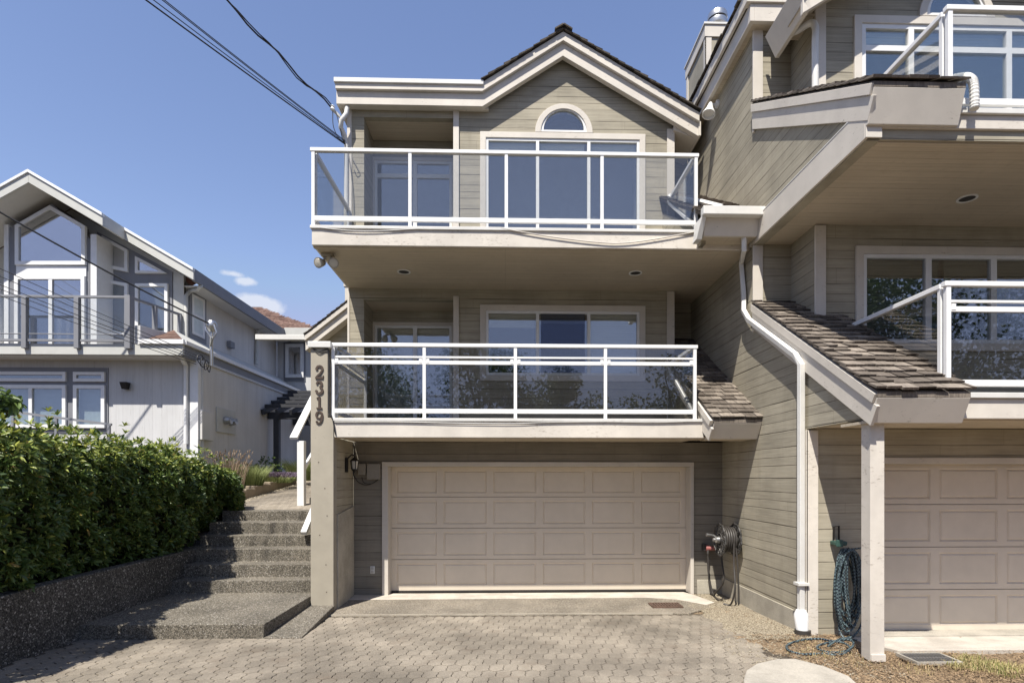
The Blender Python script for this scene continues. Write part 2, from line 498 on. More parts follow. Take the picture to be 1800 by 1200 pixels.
def window(parent, x0, x1, z0, z1, Y, xs=(), zs=(), trim=.10, trim_m='trim', name='window', blind=None, curtain=False, screen=None, blind_m='blind',
           frame_m='vinyl', room='room', fw=.045, mw=.055, depth=.55, sill=False):
    """x0..z1 is the outside of the casing; Y is the wall face. casing > frame, pane, blind, interior"""
    a0, a1, b0, b1 = x0 + trim, x1 - trim, z0 + trim, z1 - trim
    mb = MB().plateY(rect(x0, x1, z0, z1), Y - .03, Y + .04, [rect(a0, a1, b0, b1)])
    if sill: mb.box(x0 - .03, x1 + .03, Y - .055, Y - .031, z0 - .03, z0 + .02)
    w = mb.build(name, M[trim_m], parent, .004)
    MB().plateY(rect(a0, a1, b0, b1), Y - .012, Y + .05, frame_grid(a0, a1, b0, b1, xs, zs, fw, mw)).build('frame', M[frame_m], w, .004)
    MB().box(a0 + fw * .5, a1 - fw * .5, Y + .018, Y + .024, b0 + fw * .5, b1 - fw * .5).build('pane', M['win'], w)
    i = MB(); d = Y + depth
    i.add([(a0, Y + .06, b0), (a1, Y + .06, b0), (a1, d, b0), (a0, d, b0), (a0, Y + .06, b1), (a1, Y + .06, b1), (a1, d, b1), (a0, d, b1)],
          [(0, 3, 2, 1), (4, 5, 6, 7), (2, 3, 7, 6), (1, 2, 6, 5), (3, 0, 4, 7)])
    i.build('interior', M[room], w, recalc=False)
    if blind:
        bb = MB()
        for (u0, u1, drop) in blind:
            X0, X1 = a0 + (a1 - a0) * u0 + .03, a0 + (a1 - a0) * u1 - .03
            bb.box(X0, X1, Y + .08, Y + .10, b1 - fw - (b1 - b0) * drop, b1 - fw)
            bb.box(X0, X1, Y + .065, Y + .115, b1 - fw - .05, b1 - fw + .001)
        bb.build('blind', M[blind_m], w)
    if screen:
        sc_b = MB().box(a0 + (a1 - a0) * screen[0] + .03, a0 + (a1 - a0) * screen[1] - .03, Y - .004, Y + .0, b0 + fw, b1 - fw)
        sc_b.build('insect_screen', M['screen'], w)
    if curtain:
        cb = MB(); n = 60; vs = []; fs = []
        for k in range(n + 1):
            x = a0 + (a1 - a0) * k / n; y = Y + .14 + .03 * math.sin(k * 1.7) + .012 * math.sin(k * 4.1)
            vs += [(x, y, b0), (x, y, b1)]
        for k in range(n): fs.append((2 * k, 2 * k + 1, 2 * k + 3, 2 * k + 2))
        cb.add(vs, fs).build('curtain', M['curtain'], w, recalc=False)
    return w

def shakes(mb, O, U, V, width, length, expo=.14, wmin=.09, wmax=.2, thick=.018, seed=1, jit=.012, overlap=1.7, clip=None, curl=0.0):
    """rows of separate wedge shakes; O lower-left corner of the plane, U along the eave, V up the slope"""
    r = random.Random(seed)
    O, U, V = Vector(O), Vector(U).normalized(), Vector(V).normalized()
    N = U.cross(V).normalized()
    if N.z < 0: N = -N
    rows = int(length / expo) + 1
    for k in range(rows):
        v0 = k * expo; u = -r.random() * .08
        while u < width:
            w = r.uniform(wmin, wmax); a, b = max(u, 0), min(u + w - r.uniform(.003, .010), width)
            u += w
            if b - a < .02: continue
            j = r.uniform(-jit, jit); l = min(expo * overlap, length - v0 + .02); t = thick * r.uniform(.7, 1.35)
            if l < .02: continue
            if clip and not clip((a + b) / 2, v0 + expo * .5): continue
            h0 = thick * .9 + r.uniform(0, curl); h1 = .002; dt = r.uniform(-.004, .004)
            P = lambda uu, vv, hh: O + U * uu + V * vv + N * hh
            mb.hexa([P(a, v0 + j, h0), P(b, v0 + j + dt, h0 + dt), P(b, v0 + l, h1), P(a, v0 + l, h1),
                     P(a, v0 + j, h0 + t), P(b, v0 + j + dt, h0 + t + dt), P(b, v0 + l, h1 + t * .5), P(a, v0 + l, h1 + t * .5)])
    return mb

def rail_run(parent, a, b, z0, z1, posts, style, glass, ends=(True, True)):
    """glazed aluminium guard from a to b (xy), posts at fractions; guard > rail, post, glass"""
    a, b = Vector((a[0], a[1], 0)), Vector((b[0], b[1], 0)); d = (b - a); L = d.length; d.normalize()
    up = Vector((0, 0, 1)); side = d.cross(up)
    at = lambda t, z: a + d * (t * L) + up * z
    top = MB(); top.bar(at(0, z1 - .025) - d * .04 * ends[0], at(1, z1 - .025) + d * .04 * ends[1], .062, .05)
    root = top.build('railing', M['white'], parent, .006)
    lo = MB()
    zb = z0 + .11
    lo.bar(at(0, zb), at(1, zb), .04, .062)
    lo.build('bottom_rail', M['white'], root, .003)
    gl = []
    if style == 'double':
        zm = z1 - .27
        m = MB(); m.bar(at(0, zm), at(1, zm), .036, .052); m.bar(at(0, zm + .078), at(1, zm + .078), .03, .024)
        for p in posts:
            for sgn in (-1, 1):
                q = p + sgn * .05 / L
                if 0 <= q <= 1: m.bar(at(q - .022 / L, zm + .02), at(q + .022 / L, zm + .02), .045, .062)
        m.build('middle_rail', M['white'], root, .003)
        gl = [(zb + .03, zm - .02), (zm + .088, z1 - .045)]
    else:
        gl = [(zb + .03, z1 - .045)]
    for p in posts:
        MB().bar(at(p, z0), at(p, z1 - .048), .046, .046, (0, 1, 0)).build('post', M['white'], root, .003)
    ps = sorted(posts)
    for p, q in zip(ps, ps[1:]):
        for g0, g1 in gl:
            A, B = at(p + .025 / L, g0), at(q - .025 / L, g0); h = Vector((0, 0, g1 - g0)); o = side * .004
            MB().hexa([A - o, B - o, B + o, A + o, A - o + h, B - o + h, B + o + h, A + o + h]).build('glass_panel', M[glass], root)
    return root

def two_step_fascia(parent, line, y0, y1, drop=(.15, .37), step=.06, m='trim', name='fascia'):
    """line: top edge in x,z; upper board stands proud of the lower one"""
    def off(d): return [(x, z - d) for x, z in line]
    mb = MB()
    mb.plateY(list(line) + list(reversed(off(drop[0]))), y0 - step, y1)
    mb.plateY(off(drop[0] + .002) + list(reversed(off(drop[1]))), y0, y1)
    return mb.build(name, M[m], parent, .004)

def garage_door(parent, x0, x1, z0, z1, Y, mat, cols=6, rows=4, trim=None, jamb=.06):
    d = MB(); w = x1 - x0; rh = [(z1 - z0) / rows] * rows
    for r in range(rows):
        b, t = z0 + (z1 - z0) * r / rows + .004, z0 + (z1 - z0) * (r + 1) / rows - .004
        holes = []
        for c in range(cols):
            a, e = x0 + w * c / cols, x0 + w * (c + 1) / cols
            ml, mr_ = (.10 if c == 0 else .055), (.10 if c == cols - 1 else .055)
            zb, zt = b + (.085 if r == 0 else .06), t - (.075 if r == rows - 1 else .065)
            holes.append(rect(a + ml, e - mr_, zb, zt))
        d.plateY(rect(x0, x1, b, t), Y, Y + .035, holes)
        for h in holes:                                # sloped moulding and raised field inside each panel
            (a, zb), (e, zt) = h[0], h[2]; s, k = .014, .034
            o = [(a, Y + .001, zb), (e, Y + .001, zb), (e, Y + .001, zt), (a, Y + .001, zt)]
            m = [(a + s, Y + .016, zb + s), (e - s, Y + .016, zb + s), (e - s, Y + .016, zt - s), (a + s, Y + .016, zt - s)]
            i = [(a + k, Y + .004, zb + k), (e - k, Y + .004, zb + k), (e - k, Y + .004, zt - k), (a + k, Y + .004, zt - k)]
            f = []
            for q in range(4):
                n = (q + 1) % 4
                f += [(q, n, 4 + n, 4 + q), (4 + q, 4 + n, 8 + n, 8 + q)]
            d.add(o + m + i, f + [(8, 9, 10, 11)])
    d.box(x0, x1, Y + .037, Y + .05, z0, z1)
    g = d.build('garage_door', M[mat], parent)
    MB().box(x0, x1, Y - .004, Y + .03, z0 - .03, z0 + .004).build('door_seal', M['rubber'], g)
    return g

def pole_box(mb, x, y, z0, z1, w):
    return mb.box(x - w / 2, x + w / 2, y - w / 2, y + w / 2, z0, z1)

# ================================================================== LEFT TOWNHOUSE (number post, two balconies)
left_house = thing('townhouse', 'taupe townhouse with two glass railed balconies stacked above one double garage door', 'townhouse', (0, 9.5, 0), 'adjoining townhouses')
LH = left_house
RIDGE = (XY(990, 9.66), ZY(990, 57, 9.66))
gl_foot = (XY(848, 9.66), ZY(848, 146, 9.66)); gr_foot = (XY(1229, 9.66), ZY(1229, 199, 9.66))
slope = (RIDGE[1] - gl_foot[1]) / (RIDGE[0] - gl_foot[0])
ex0 = XY(590, 9.66)
xa0, xa1 = XY(640, YW), XY(798, YW)           # alcove
bayR = XY(1182, YW)
za_lo, za_hi = ZY(720, 527, YW), ZY(720, 207, YW)
wl_x0, wl_x1, wl_z0, wl_z1 = XY(844, YW), XY(1134, YW), ZY(990, 670, YW), ZY(990, 537, YW)
wu_z1 = ZY(990, 235, YW); wu_z0 = Z2T + .10
# room wall of both upper storeys, gable included
zw_top = ZE + .06
wall_out = [(XL, Z1U), (bayR, Z1U), (bayR, RIDGE[1] - .12 - slope * (bayR - RIDGE[0])), (RIDGE[0], RIDGE[1] - .12), (gl_foot[0], gl_foot[1] - .12), (XL, gl_foot[1] - .12)]
in_ = lambda a, b, c, d, t=.10: rect(a + t, b - t, c + t, d - t)
arch_c = (XY(991, YW), wu_z1 + .005); arch_r = (XY(1041, YW) - XY(940, YW)) / 2
holes = [rect(xa0, xa1, Z1T, za_lo), rect(xa0, xa1, Z2T, za_hi), in_(wl_x0, wl_x1, wl_z0, wl_z1), in_(wl_x0, wl_x1, wu_z0, wu_z1),
         arc(arch_c[0], arch_c[1] + .012, arch_r - .10, 0, 180)]
MB().plateY(wall_out, YW, YW + .12, holes).build('wall', M['siding'], LH)
# garage storey wall
gx0, gx1 = XY(683, YG), XY(1213, YG)
gz1 = ZY(950, 820, YG)
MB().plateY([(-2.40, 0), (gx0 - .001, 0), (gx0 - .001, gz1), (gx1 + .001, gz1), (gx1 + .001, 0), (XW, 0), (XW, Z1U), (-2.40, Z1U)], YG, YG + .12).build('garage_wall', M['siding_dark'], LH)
MB().box(gx1 + .11, XW - .001, YG - .02, YG - .001, 0, ZY(1250, 1018, YG)).build('foundation', M['foundation'], LH, .004)
g = garage_door(LH, gx0 - .02, gx1 + .02, .03, gz1 + .02, YG + .225, 'door')
tw = XY(683, YG) - XY(672, YG)
fr = MB().box(gx0 - tw, gx0, YG - .03, YG + .222, 0.0, gz1 + .001)
fr.box(gx1, gx1 + tw * .55, YG - .03, YG + .222, 0.0, gz1 + .001)
fr.box(gx0 - tw, gx1 + tw * .55, YG - .035, YG + .222, gz1 + .002, gz1 + .075)
fr.build('door_frame', M['trim'], g, .005)
# left end wall, back body and the little rear gable on the left
MB().plateX([(YW + .001, 0), (17, 0), (17, 8.1), (YW + .001, 8.1)], XL, XL + .12).build('end_wall', M['siding_grey'], LH)
MB().box(XL + .12, XW - .12, 16.9, 17, 0, 8.1).build('rear_wall', M['siding_grey'], LH)
# recesses: alcove boxes on both storeys
for (b, t) in ((Z1T, za_lo), (Z2T, za_hi)):
    MB().plateX(rect(YW + .121, YB, b, t), xa0 - .06, xa0).build('alcove_side', M['siding'], LH)
    MB().plateX(rect(YW + .121, YB, b, t), xa1, xa1 + .06).build('alcove_side', M['siding'], LH)
    MB().box(xa0 - .06, xa1 + .06, YW + .121, YB + .1, t, t + .08).build('alcove_ceiling', M['soffit'], LH)
    MB().box(xa0 - .06, xa1 + .06, YW + .001, YB + .1, b - .15, b - .002).build('alcove_floor', M['deck'], LH)
sd0, sd1 = XY(653, YB), XY(800, YB)
for (b, t) in ((Z1T, za_lo), (Z2T, za_hi)):
    hz = b + 2.05 if b < 3 else b + 2.36
    MB().plateY(rect(xa0 - .06, xa1 + .3, b, t), YB, YB + .1, [rect(sd0 + .03, sd1 - .03, b + .03, hz - .03)]).build('alcove_wall', M['siding'], LH)
# recess beside the party wall
rc = MB().plateX(rect(YW + .121, 10.62, Z1U, 8.6), bayR - .12, bayR)
rc.plateY(rect(bayR - .12, XW, Z1U, 8.6), 10.62, 10.7)
rc.build('recess_wall', M['siding'], LH)
# sliding doors
for (b, t, zs, bl) in ((Z1T, Z1T + 2.05, [], [(.52, 1, .16), (0, .5, .97)]), (Z2T, Z2T + 2.36, [Z2T + 2.03], None)):
    window(LH, sd0, sd1, b, t, YB, [sd0 + (sd1 - sd0) * .52], zs, .06, 'trim', 'sliding_door', bl, frame_m='vinyl', mw=.075, room='room' if b < 3 else 'room_pale', screen=None)
# corner boards
x = XY(797, YW)
for a, b in ((Z1T, ZY(800, 521, YW)), (Z2T, ZE + .02)):
    MB().box(x, XY(807, YW), YW - .035, YW - .001, a, b).build('corner_board', M['trim'], LH, .004)
for a, b in ((Z1T, Z2U - .001), (Z2T, 7.95)):
    MB().box(XY(1172, YW), bayR + .03, YW - .03, YW - .001, a, b).build('corner_board', M['trim'], LH, .004)
MB().box(XL - .03, XL + .05, YW - .015, YW - .001, Z2T, ZE).build('corner_board', M['trim'], LH, .004)
MB().box(XL - .025, XL + .012, YW - .012, YW - .001, Z1T, Z2U - .001).build('corner_board', M['trim'], LH, .004)
# windows
ws = [XY(945, YW), XY(1035, YW)]
window(LH, wl_x0, wl_x1, wl_z0, wl_z1, YW, ws, (), .10, 'trim', 'window', [(.0, .34, .20), (.345, .655, .13), (.665, 1, .97)], room='room', screen=(.345, .655))
window(LH, wl_x0, wl_x1, wu_z0, wu_z1, YW, ws, [wu_z1 - .36], .10, 'trim', 'window', [(0, .34, .09), (.345, .655, .09), (.665, 1, .09)], room='room_pale')
aw = MB().plateY(arc(arch_c[0], arch_c[1], arch_r, 0, 180), YW - .03, YW + .04, [arc(arch_c[0], arch_c[1] + .012, arch_r - .1, 0, 180)]).build('arched_window', M['trim'], LH, .004)
MB().plateY(arc(arch_c[0], arch_c[1] + .012, arch_r - .1, 0, 180), YW - .012, YW + .05, [arc(arch_c[0], arch_c[1] + .05, arch_r - .15, 0, 180)]).build('frame', M['vinyl'], aw, .003)
MB().plateY(arc(arch_c[0], arch_c[1] + .03, arch_r - .12, 0, 180), YW + .02, YW + .026).build('pane', M['win'], aw)
MB().plateY(arc(arch_c[0], arch_c[1] + .02, arch_r - .1, 0, 180), YW + .3, YW + .32).build('interior', M['room'], aw)

# number post and wing wall under the balcony
px0, px1 = XY(547, YF), XY(587, YF)
pz0, ptop = ZY(568, 1063, YF), ZY(563, 612, YF)
post = MB().plateY([(px0, .0), (px1, 0), (px1, Z1T + .02), (XY(577, YF), Z1T + .02), (XY(577, YF), ptop), (px0, ptop)], YF - .02, YF + .14).build('number_post', M['post'], LH, .006)
MB().box(px0 - .03, XY(577, YF) + .05, YF - .06, YF + .17, ptop + .001, ptop + .085).build('cap', M['gutter'], post, .006)
nl = MB()
for (qx, qy) in ((571, 858), (575, 906), (562, 940), (573, 992), (574, 1040), (560, 812)):
    p = PY(qx, qy, YF - .021); nl.lathe((p[0], p[1], p[2]), (0, -1, 0), [(0, .008), (.002, .008)], 10)
nl.build('nail_head', M['bronze'], post)
ww = MB().plateX([(YF + .141, 0), (YG - .001, 0), (YG - .001, Z1U - .001), (YF + .141, Z1U - .001)], px1 - .16, px1 - .004)
ww.build('wing_wall', M['siding'], LH)
MB().plateX([(YF + .142, .0), (YG - .032, .0), (YG - .032, 1.42), (YF + .142, 1.34)], px1 - .003, px1 + .016).build('wing_panel', M['foundation'], LH, .004)

# numerals: flat ribbons with slab serifs
def ribbon(mb, pts, wid, z, fn):
    n = len(pts); L, Rr = [], []
    for i, p in enumerate(pts):
        a = Vector(pts[max(i - 1, 0)]); b = Vector(pts[min(i + 1, n - 1)]); d = (b - a).normalized(); q = Vector((-d.y, d.x))
        w = wid[i] if isinstance(wid, (list, tuple)) else wid
        L.append(Vector(p) + q * w / 2); Rr.append(Vector(p) - q * w / 2)
    for i in range(n - 1):
        c = [L[i], L[i + 1], Rr[i + 1], Rr[i]]
        mb.hexa([fn(p.x, p.y, 0) for p in c] + [fn(p.x, p.y, z) for p in c])
    return mb
def numeral(ch, px, py, hpx):
    x, y, zc = PY(px, py, YF - .021)
    s = hpx / 1000 * YF / 1.0
    fn = lambda u, v, w: (x + u * s, y - w, zc + v * s)
    mb = MB(); T = .014
    E = lambda cx, cy, rx, ry, a0, a1, n=16: [(cx + rx * math.cos(R(a0 + (a1 - a0) * i / n)), cy + ry * math.sin(R(a0 + (a1 - a0) * i / n))) for i in range(n + 1)]
    dot = lambda cx, cy, r: mb.plate(E(cx, cy, r, r, 0, 337.5, 15), fn, 0, T + .0005)
    if ch == '2':
        c = E(0, .22, .23, .22, 165, -30, 16)
        ribbon(mb, c + [(.06, -.12), (-.12, -.26), (-.24, -.40)], [.09] + [.10 + .08 * math.sin(math.pi * i / 16) for i in range(16)] + [.15, .12, .10, .10], T, fn)
        ribbon(mb, [(-.29, -.42), (.30, -.42)], .15, T + .001, fn); ribbon(mb, [(.27, -.44), (.29, -.24)], .07, T - .001, fn); dot(-.19, .24, .10)
    if ch == '3':
        ribbon(mb, E(-.01, .25, .20, .19, 150, -80, 16), [.09 + .08 * math.sin(math.pi * i / 16) for i in range(17)], T, fn)
        ribbon(mb, E(-.01, -.21, .24, .24, 85, -155, 16), [.09 + .10 * math.sin(math.pi * i / 16) for i in range(17)], T + .001, fn)
        dot(-.17, .31, .085); dot(-.21, -.28, .10)
    if ch == '1':
        ribbon(mb, [(.01, .46), (.01, -.46)], .17, T, fn); ribbon(mb, [(-.20, .33), (.0, .44)], .10, T + .001, fn)
        ribbon(mb, [(-.21, -.44), (.23, -.44)], .11, T + .0015, fn)
    if ch == '9':
        ribbon(mb, E(0, .20, .21, .24, 0, 360, 24), [.16 if abs(math.cos(R(15 * i))) > .6 else .10 for i in range(25)], T, fn)
        ribbon(mb, [(.215, .2), (.21, .0), (.16, -.22), (.06, -.38), (-.08, -.43), (-.2, -.34)], [.16, .16, .15, .13, .10, .08], T + .001, fn); dot(-.17, -.31, .09)
    return mb.build('numeral', M['bronze'], post)
for ch, px, py, h in (('2', 561.5, 654, 23.5), ('3', 561.5, 681, 23), ('1', 561.5, 707.5, 22), ('9', 561.5, 734, 23.5)):
    numeral(ch, px, py, h)

# balconies: deck slab, fascia, soffit, ledge flashing, guard
slabL0, slabL1 = px1 + .001, XY(1238, YF)
slabU0 = XY(548, YF)
def balcony(z0, z1, x0, x1, name, soff):
    b = MB().box(x0 + .002, x1, YF + .05, YW - .001, z0 + .03, z1 - .02).build(name, M['deck'], LH)
    MB().box(x0, x1, YF, YF + .049, z0, z1 - .04).build('fascia', M['trim_worn'], b, .006)
    MB().box(x0 - .02, x1 + .01, YF - .025, YF + .12, z1 - .038, z1 + .005).build('ledge', M['gutter'], b, .005)
    MB().box(x0, x1, YF + .051, YW - .002, z0 + .008, z0 + .029).build('soffit', M['soffit'], b)
    MB().box(x0, x1, YF + .051, YF + .12, z0 - .012, z0 + .007).build('soffit_trim', M['soffit'], b, .004)
    return b
bl_lo = balcony(Z1U, ZY(600, 735, YF), slabL0, slabL1, 'lower_balcony', True)
bl_up = balcony(Z2U, ZY(700, 399, YF), slabU0, XW - .001, 'upper_balcony', True)
sb = MB().box(slabL1 - .002, XW - .002, YF + .2, YG - .002, Z1U + .03, Z1U + .1)
sb.build('eave_underside', M['soffit'], LH)
MB().box(slabU0 + .0, slabU0 + .03, YF + .051, YW - .02, Z2U + .0, Z2T - .045).build('end_fascia', M['trim'], bl_up, .004)
# fill over recess (ceiling between storeys beside party wall)
MB().box(bayR, XW - .002, YW - .0005, 10.61, Z2U + .02, Z2U + .2).build('recess_ceiling', M['soffit'], LH)
ry = YF + .045
f = lambda px, a, b: (XY(px, ry) - a) / (b - a)
A, B = XY(586, ry), XY(1221, ry)
zt = ZY(600, 603, ry)
rail_run(LH, (A, ry), (B, ry), ZY(600, 735, YF), zt, [0, f(746, A, B), f(906, A, B), f(1064, A, B), 1], 'double', 'railglass_smoky')
A2, B2 = XY(551, ry), XY(1223, ry)
zt2 = ZY(552, 261, ry)
rail_run(LH, (A2, ry), (B2, ry), Z2T + .0, zt2, [0, f(721, A2, B2), f(890, A2, B2), f(1058, A2, B2), 1], 'single', 'railglass')
rail_run(LH, (A2, ry + .06), (A2, YW - .03), Z2T, zt2 - .001, [0.01, 1], 'single', 'railglass', (False, False))
def tri_guard(parent, x, y0, y1, zb, ztop, glass):       # side guard cut to the slope of the little roof
    r = MB().bar((x, y0, ztop - .025), (x, y1, ztop - .025), .062, .05).build('side_railing', M['white'], parent, .005)
    MB().bar((x, y0, zb), (x, y1 - .03, ztop - .06), .04, .05).build('bottom_rail', M['white'], r, .004)
    MB().plateX([(y0, zb + .03), (y1 - .12, ztop - .09), (y0, ztop - .06)], x - .004, x + .004).build('glass_panel', M[glass], r)
    return r
tri_guard(LH, B2, ry + .05, 9.43, 5.50, zt2, 'railglass')
rail_run(LH, (A + .02, ry + .06), (A + .02, YW - .03), Z1T, zt - .001, [0.01, 1], 'double', 'railglass_smoky', (False, False))
tri_guard(LH, B, ry + .05, 9.43, 2.80, zt, 'railglass_smoky')

# roof: flat eave on the left, gable over the bay
yf = 9.70
top_line = [(ex0, gl_foot[1]), gl_foot, RIDGE, gr_foot]
yf = 9.70
roof = MB()
roof.box(ex0 + .02, gl_foot[0] + .3, 10.02, 16.9, gl_foot[1] - .30, gl_foot[1] - .05)
roof.box(ex0 + .06, gl_foot[0], yf + .11, 10.02, gl_foot[1] - .12, gl_foot[1] - .05)
rfo = roof.build('roof', M['shake_dark'], LH)
two_step_fascia(rfo, top_line, yf, yf + .10)
MB().box(ex0 - .02, gl_foot[0] + .02, yf - .09, yf + .2, gl_foot[1] - .055, gl_foot[1] + .02).build('gutter', M['gutter'], rfo, .006)
# left return of the fascia, soffit under it
MB().box(ex0, ex0 + .05, yf + .101, 16.9, gl_foot[1] - .36, gl_foot[1] - .02).build('fascia', M['trim'], rfo, .004)
MB().box(ex0 + .051, gl_foot[0] + .1, yf + .101, YW - .001, gl_foot[1] - .35, gl_foot[1] - .32).build('soffit', M['trim'], rfo)
MB().box(ex0 + .051, XL - .001, YW, 16.9, gl_foot[1] - .35, gl_foot[1] - .32).build('soffit', M['trim'], rfo)
sh = MB()
for s, foot in ((-1, gl_foot), (1, gr_foot)):
    u = Vector((0, 1, 0)); v = Vector((RIDGE[0] - foot[0], 0, RIDGE[1] - foot[1]))
    O = Vector((foot[0], yf - .11, foot[1] + .01))
    shakes(sh, O, u, v, 5.2, v.length, seed=5 + s, thick=.022, expo=.15)
    a, b = Vector((foot[0], yf - .05, foot[1] - .06)), Vector((RIDGE[0], yf - .05, RIDGE[1] - .06))
    back = Vector((0, 5.1, 0)); dn = Vector((0, 0, .06))
    sh.hexa([a, b, b + back, a + back, a + dn, b + dn, b + back + dn, a + back + dn])
for k in range(30):                                      # ridge caps
    y = yf - .14 + k * .17
    for s in (-1, 1):
        c = Vector((RIDGE[0], y, RIDGE[1] + .065)); e = c + Vector((s * .14, 0, -.085)); w = Vector((0, .30, -.02)); n = Vector((s * .01, 0, .02))
        sh.hexa([c, e, e + w, c + w, c + n, e + n, e + w + n, c + w + n])
sh.build('shakes', M['shake_dark'], rfo)
# underside of the short gable overhang at its right end
MB().hexa([(bayR + .001, yf + .101, 7.9), (gr_foot[0], yf + .101, gr_foot[1] - .36), (gr_foot[0], 10.6, gr_foot[1] - .36), (bayR + .001, 10.6, 7.9),
           (bayR + .001, yf + .101, 7.98), (gr_foot[0], yf + .101, gr_foot[1] - .30), (gr_foot[0], 10.6, gr_foot[1] - .30), (bayR + .001, 10.6, 7.98)]).build('soffit', M['trim'], rfo)
MB().box(gr_foot[0] - .001, gr_foot[0] + .04, yf - .02, 10.61, gr_foot[1] - .37, gr_foot[1] - .12).build('fascia', M['trim'], rfo, .004)

# downpipe bend at the top left corner
dz = [PY(611, 184, 9.78), PY(609, 200, 9.72), PY(600, 212, 9.7), PY(599, 224, 9.74), PY(606, 240, 9.84), PY(609, 254, 9.86)]
MB().tube([Vector(p) for p in dz] + [(XL - .045, 9.86, Z2T + .1)], .04, 10).build('downpipe', M['gutter'], LH, smooth=True)

# rear gable wing on the left
ya = 14.0
ra, rb = PY(537, 590, ya), PY(614, 530, ya)
sl_ = (rb[2] - ra[2]) / (rb[0] - ra[0])
pk = (-2.2, ra[2] + sl_ * (-2.2 - ra[0]))
wing = MB().plateY([(ra[0] + .35, 0), (XL - .001, 0), (XL - .001, rb[2] - .25), (rb[0], rb[2] - .35), (ra[0] + .35, ra[2] - .1)], ya + .3, ya + .4)
wing.plateX([(ya + .4, 0), (16.9, 0), (16.9, ra[2] - .1), (ya + .4, ra[2] - .1)], ra[0] + .35, ra[0] + .45)
wg = wing.build('rear_wing', M['siding_grey'], LH)
two_step_fascia(wg, [(ra[0], ra[2]), (XL - .002, ra[2] + sl_ * (XL - ra[0]))], ya, ya + .08, (.13, .36))
MB().plateY([(ra[0] - 1.2, ra[2] - .1), (ra[0], ra[2] - .1), (ra[0], ra[2] + .02), (ra[0] - 1.2, ra[2] + .02)], ya - .03, ya + .10).build('gutter', M['gutter'], wg, .005)
s2 = MB(); vv = Vector((XL - ra[0], 0, sl_ * (XL - ra[0])))
shakes(s2, (ra[0], ya - .08, ra[2] + .01), (0, 1, 0), vv, 3.0, vv.length, seed=23, thick=.022)
s2.build('shakes', M['shake_dark'], wg)
MB().hexa([(ra[0] + .02, ya + .08, ra[2] - .36), (XL - .003, ya + .08, ra[2] - .36 + sl_ * (XL - ra[0])), (XL - .003, ya + .3, ra[2] - .36 + sl_ * (XL - ra[0])), (ra[0] + .02, ya + .3, ra[2] - .36),
           (ra[0] + .02, ya + .08, ra[2] - .3), (XL - .003, ya + .08, ra[2] - .3 + sl_ * (XL - ra[0])), (XL - .003, ya + .3, ra[2] - .3 + sl_ * (XL - ra[0])), (ra[0] + .02, ya + .3, ra[2] - .3)]).build('soffit', M['trim'], wg)
cxp = PY(606.5, 515, 14.6); ctp = ZY(608, 497, 14.6)
chs = MB().box(cxp[0] + .004, cxp[0] + .9, 14.604, 15.4, 5.4, ctp - .002).build('chimney_chase', M['siding'], LH)
MB().box(cxp[0], cxp[0] + .10, 14.59, 14.603, 5.4, ctp - .1).build('corner_board', M['trim'], chs)
MB().box(cxp[0] - .03, cxp[0] + .93, 14.57, 15.43, ctp - .1, ctp).build('cap', M['trim'], chs, .004)

# skirt roofs (sloped shake strips at the party wall) -- used by both units
def skirt(parent, x0, x1, ye, z_e, y_top, sl, seed, box_h=.30, lean=.14, side=None, curl=.0, gut=False):
    """eave edge at (ye, z_e); climbs to y_top with slope sl. skirt_roof > eave_box, side_board"""
    mb = MB(); L = Vector((0, y_top - ye, sl * (y_top - ye)))
    base = [(x0, ye, z_e - .03), (x1, ye, z_e - .03), (x1, y_top, z_e - .03 + L.z), (x0, y_top, z_e - .03 + L.z)]
    mb.hexa([(a, b, c - .05) for a, b, c in base] + base)
    shakes(mb, (x0 - .03, ye - .018, z_e - .03), (1, 0, 0), L, x1 - x0 + .06, L.length, expo=.145, seed=seed, thick=.021, curl=curl, wmin=.10, wmax=.22)
    r = mb.build('skirt_roof', M['shake'], parent)
    MB().hexa([(x0, ye + lean, z_e - box_h), (x1, ye + lean, z_e - box_h), (x1, ye + lean + .04, z_e - box_h), (x0, ye + lean + .04, z_e - box_h),
               (x0, ye, z_e - .085), (x1, ye, z_e - .085), (x1, ye + .04, z_e - .085), (x0, ye + .04, z_e - .085)]).build('eave_box', M['trim'], r, .004)
    MB().box(x0 + .01, x1 - .01, ye + lean + .041, ye + .6, z_e - box_h + .002, z_e - box_h + .03).build('underside', M['soffit'], r)
    if side is not None:                              # two step board along the raking side
        xs0, xs1 = side
        for (d0, d1, e) in ((.05, .16, .02), (.162, .40, .0)):
            q0, q1 = z_e - d0, z_e - d1
            lo_y = ye + lean * min(1, (d1) / box_h)
            MB().hexa([(xs0 - e, lo_y, q1 + sl * (lo_y - ye)), (xs1, lo_y, q1 + sl * (lo_y - ye)), (xs1, y_top, q1 + L.z), (xs0 - e, y_top, q1 + L.z),
                       (xs0 - e, ye, q0), (xs1, ye, q0), (xs1, y_top, q0 + L.z), (xs0 - e, y_top, q0 + L.z)]).build('side_board', M['trim'], r, .004)
    return r
sk1 = skirt(LH, slabL1, XW - .004, 7.66, 2.69, 10.61, .61, 31, .29, .135, (slabL1 - .03, slabL1))
MB().plateX([(YF + .13, Z1T), (10.6, Z1T), (10.6, 4.1), (YF + .13, 2.62)], slabL1 + .001, slabL1 + .06).build('knee_wall', M['siding'], LH)
sk2 = skirt(LH, XY(1240, 7.66), XW - .03, 7.68, 5.50, 10.61, .58, 37, .32, .06, None)
x2 = XY(1240, 7.66)
MB().plateX([(7.9, 5.14), (10.6, 5.14), (10.6, 6.9), (7.9, 5.35)], x2 + .03, x2 + .09).build('knee_wall', M['siding'], LH)
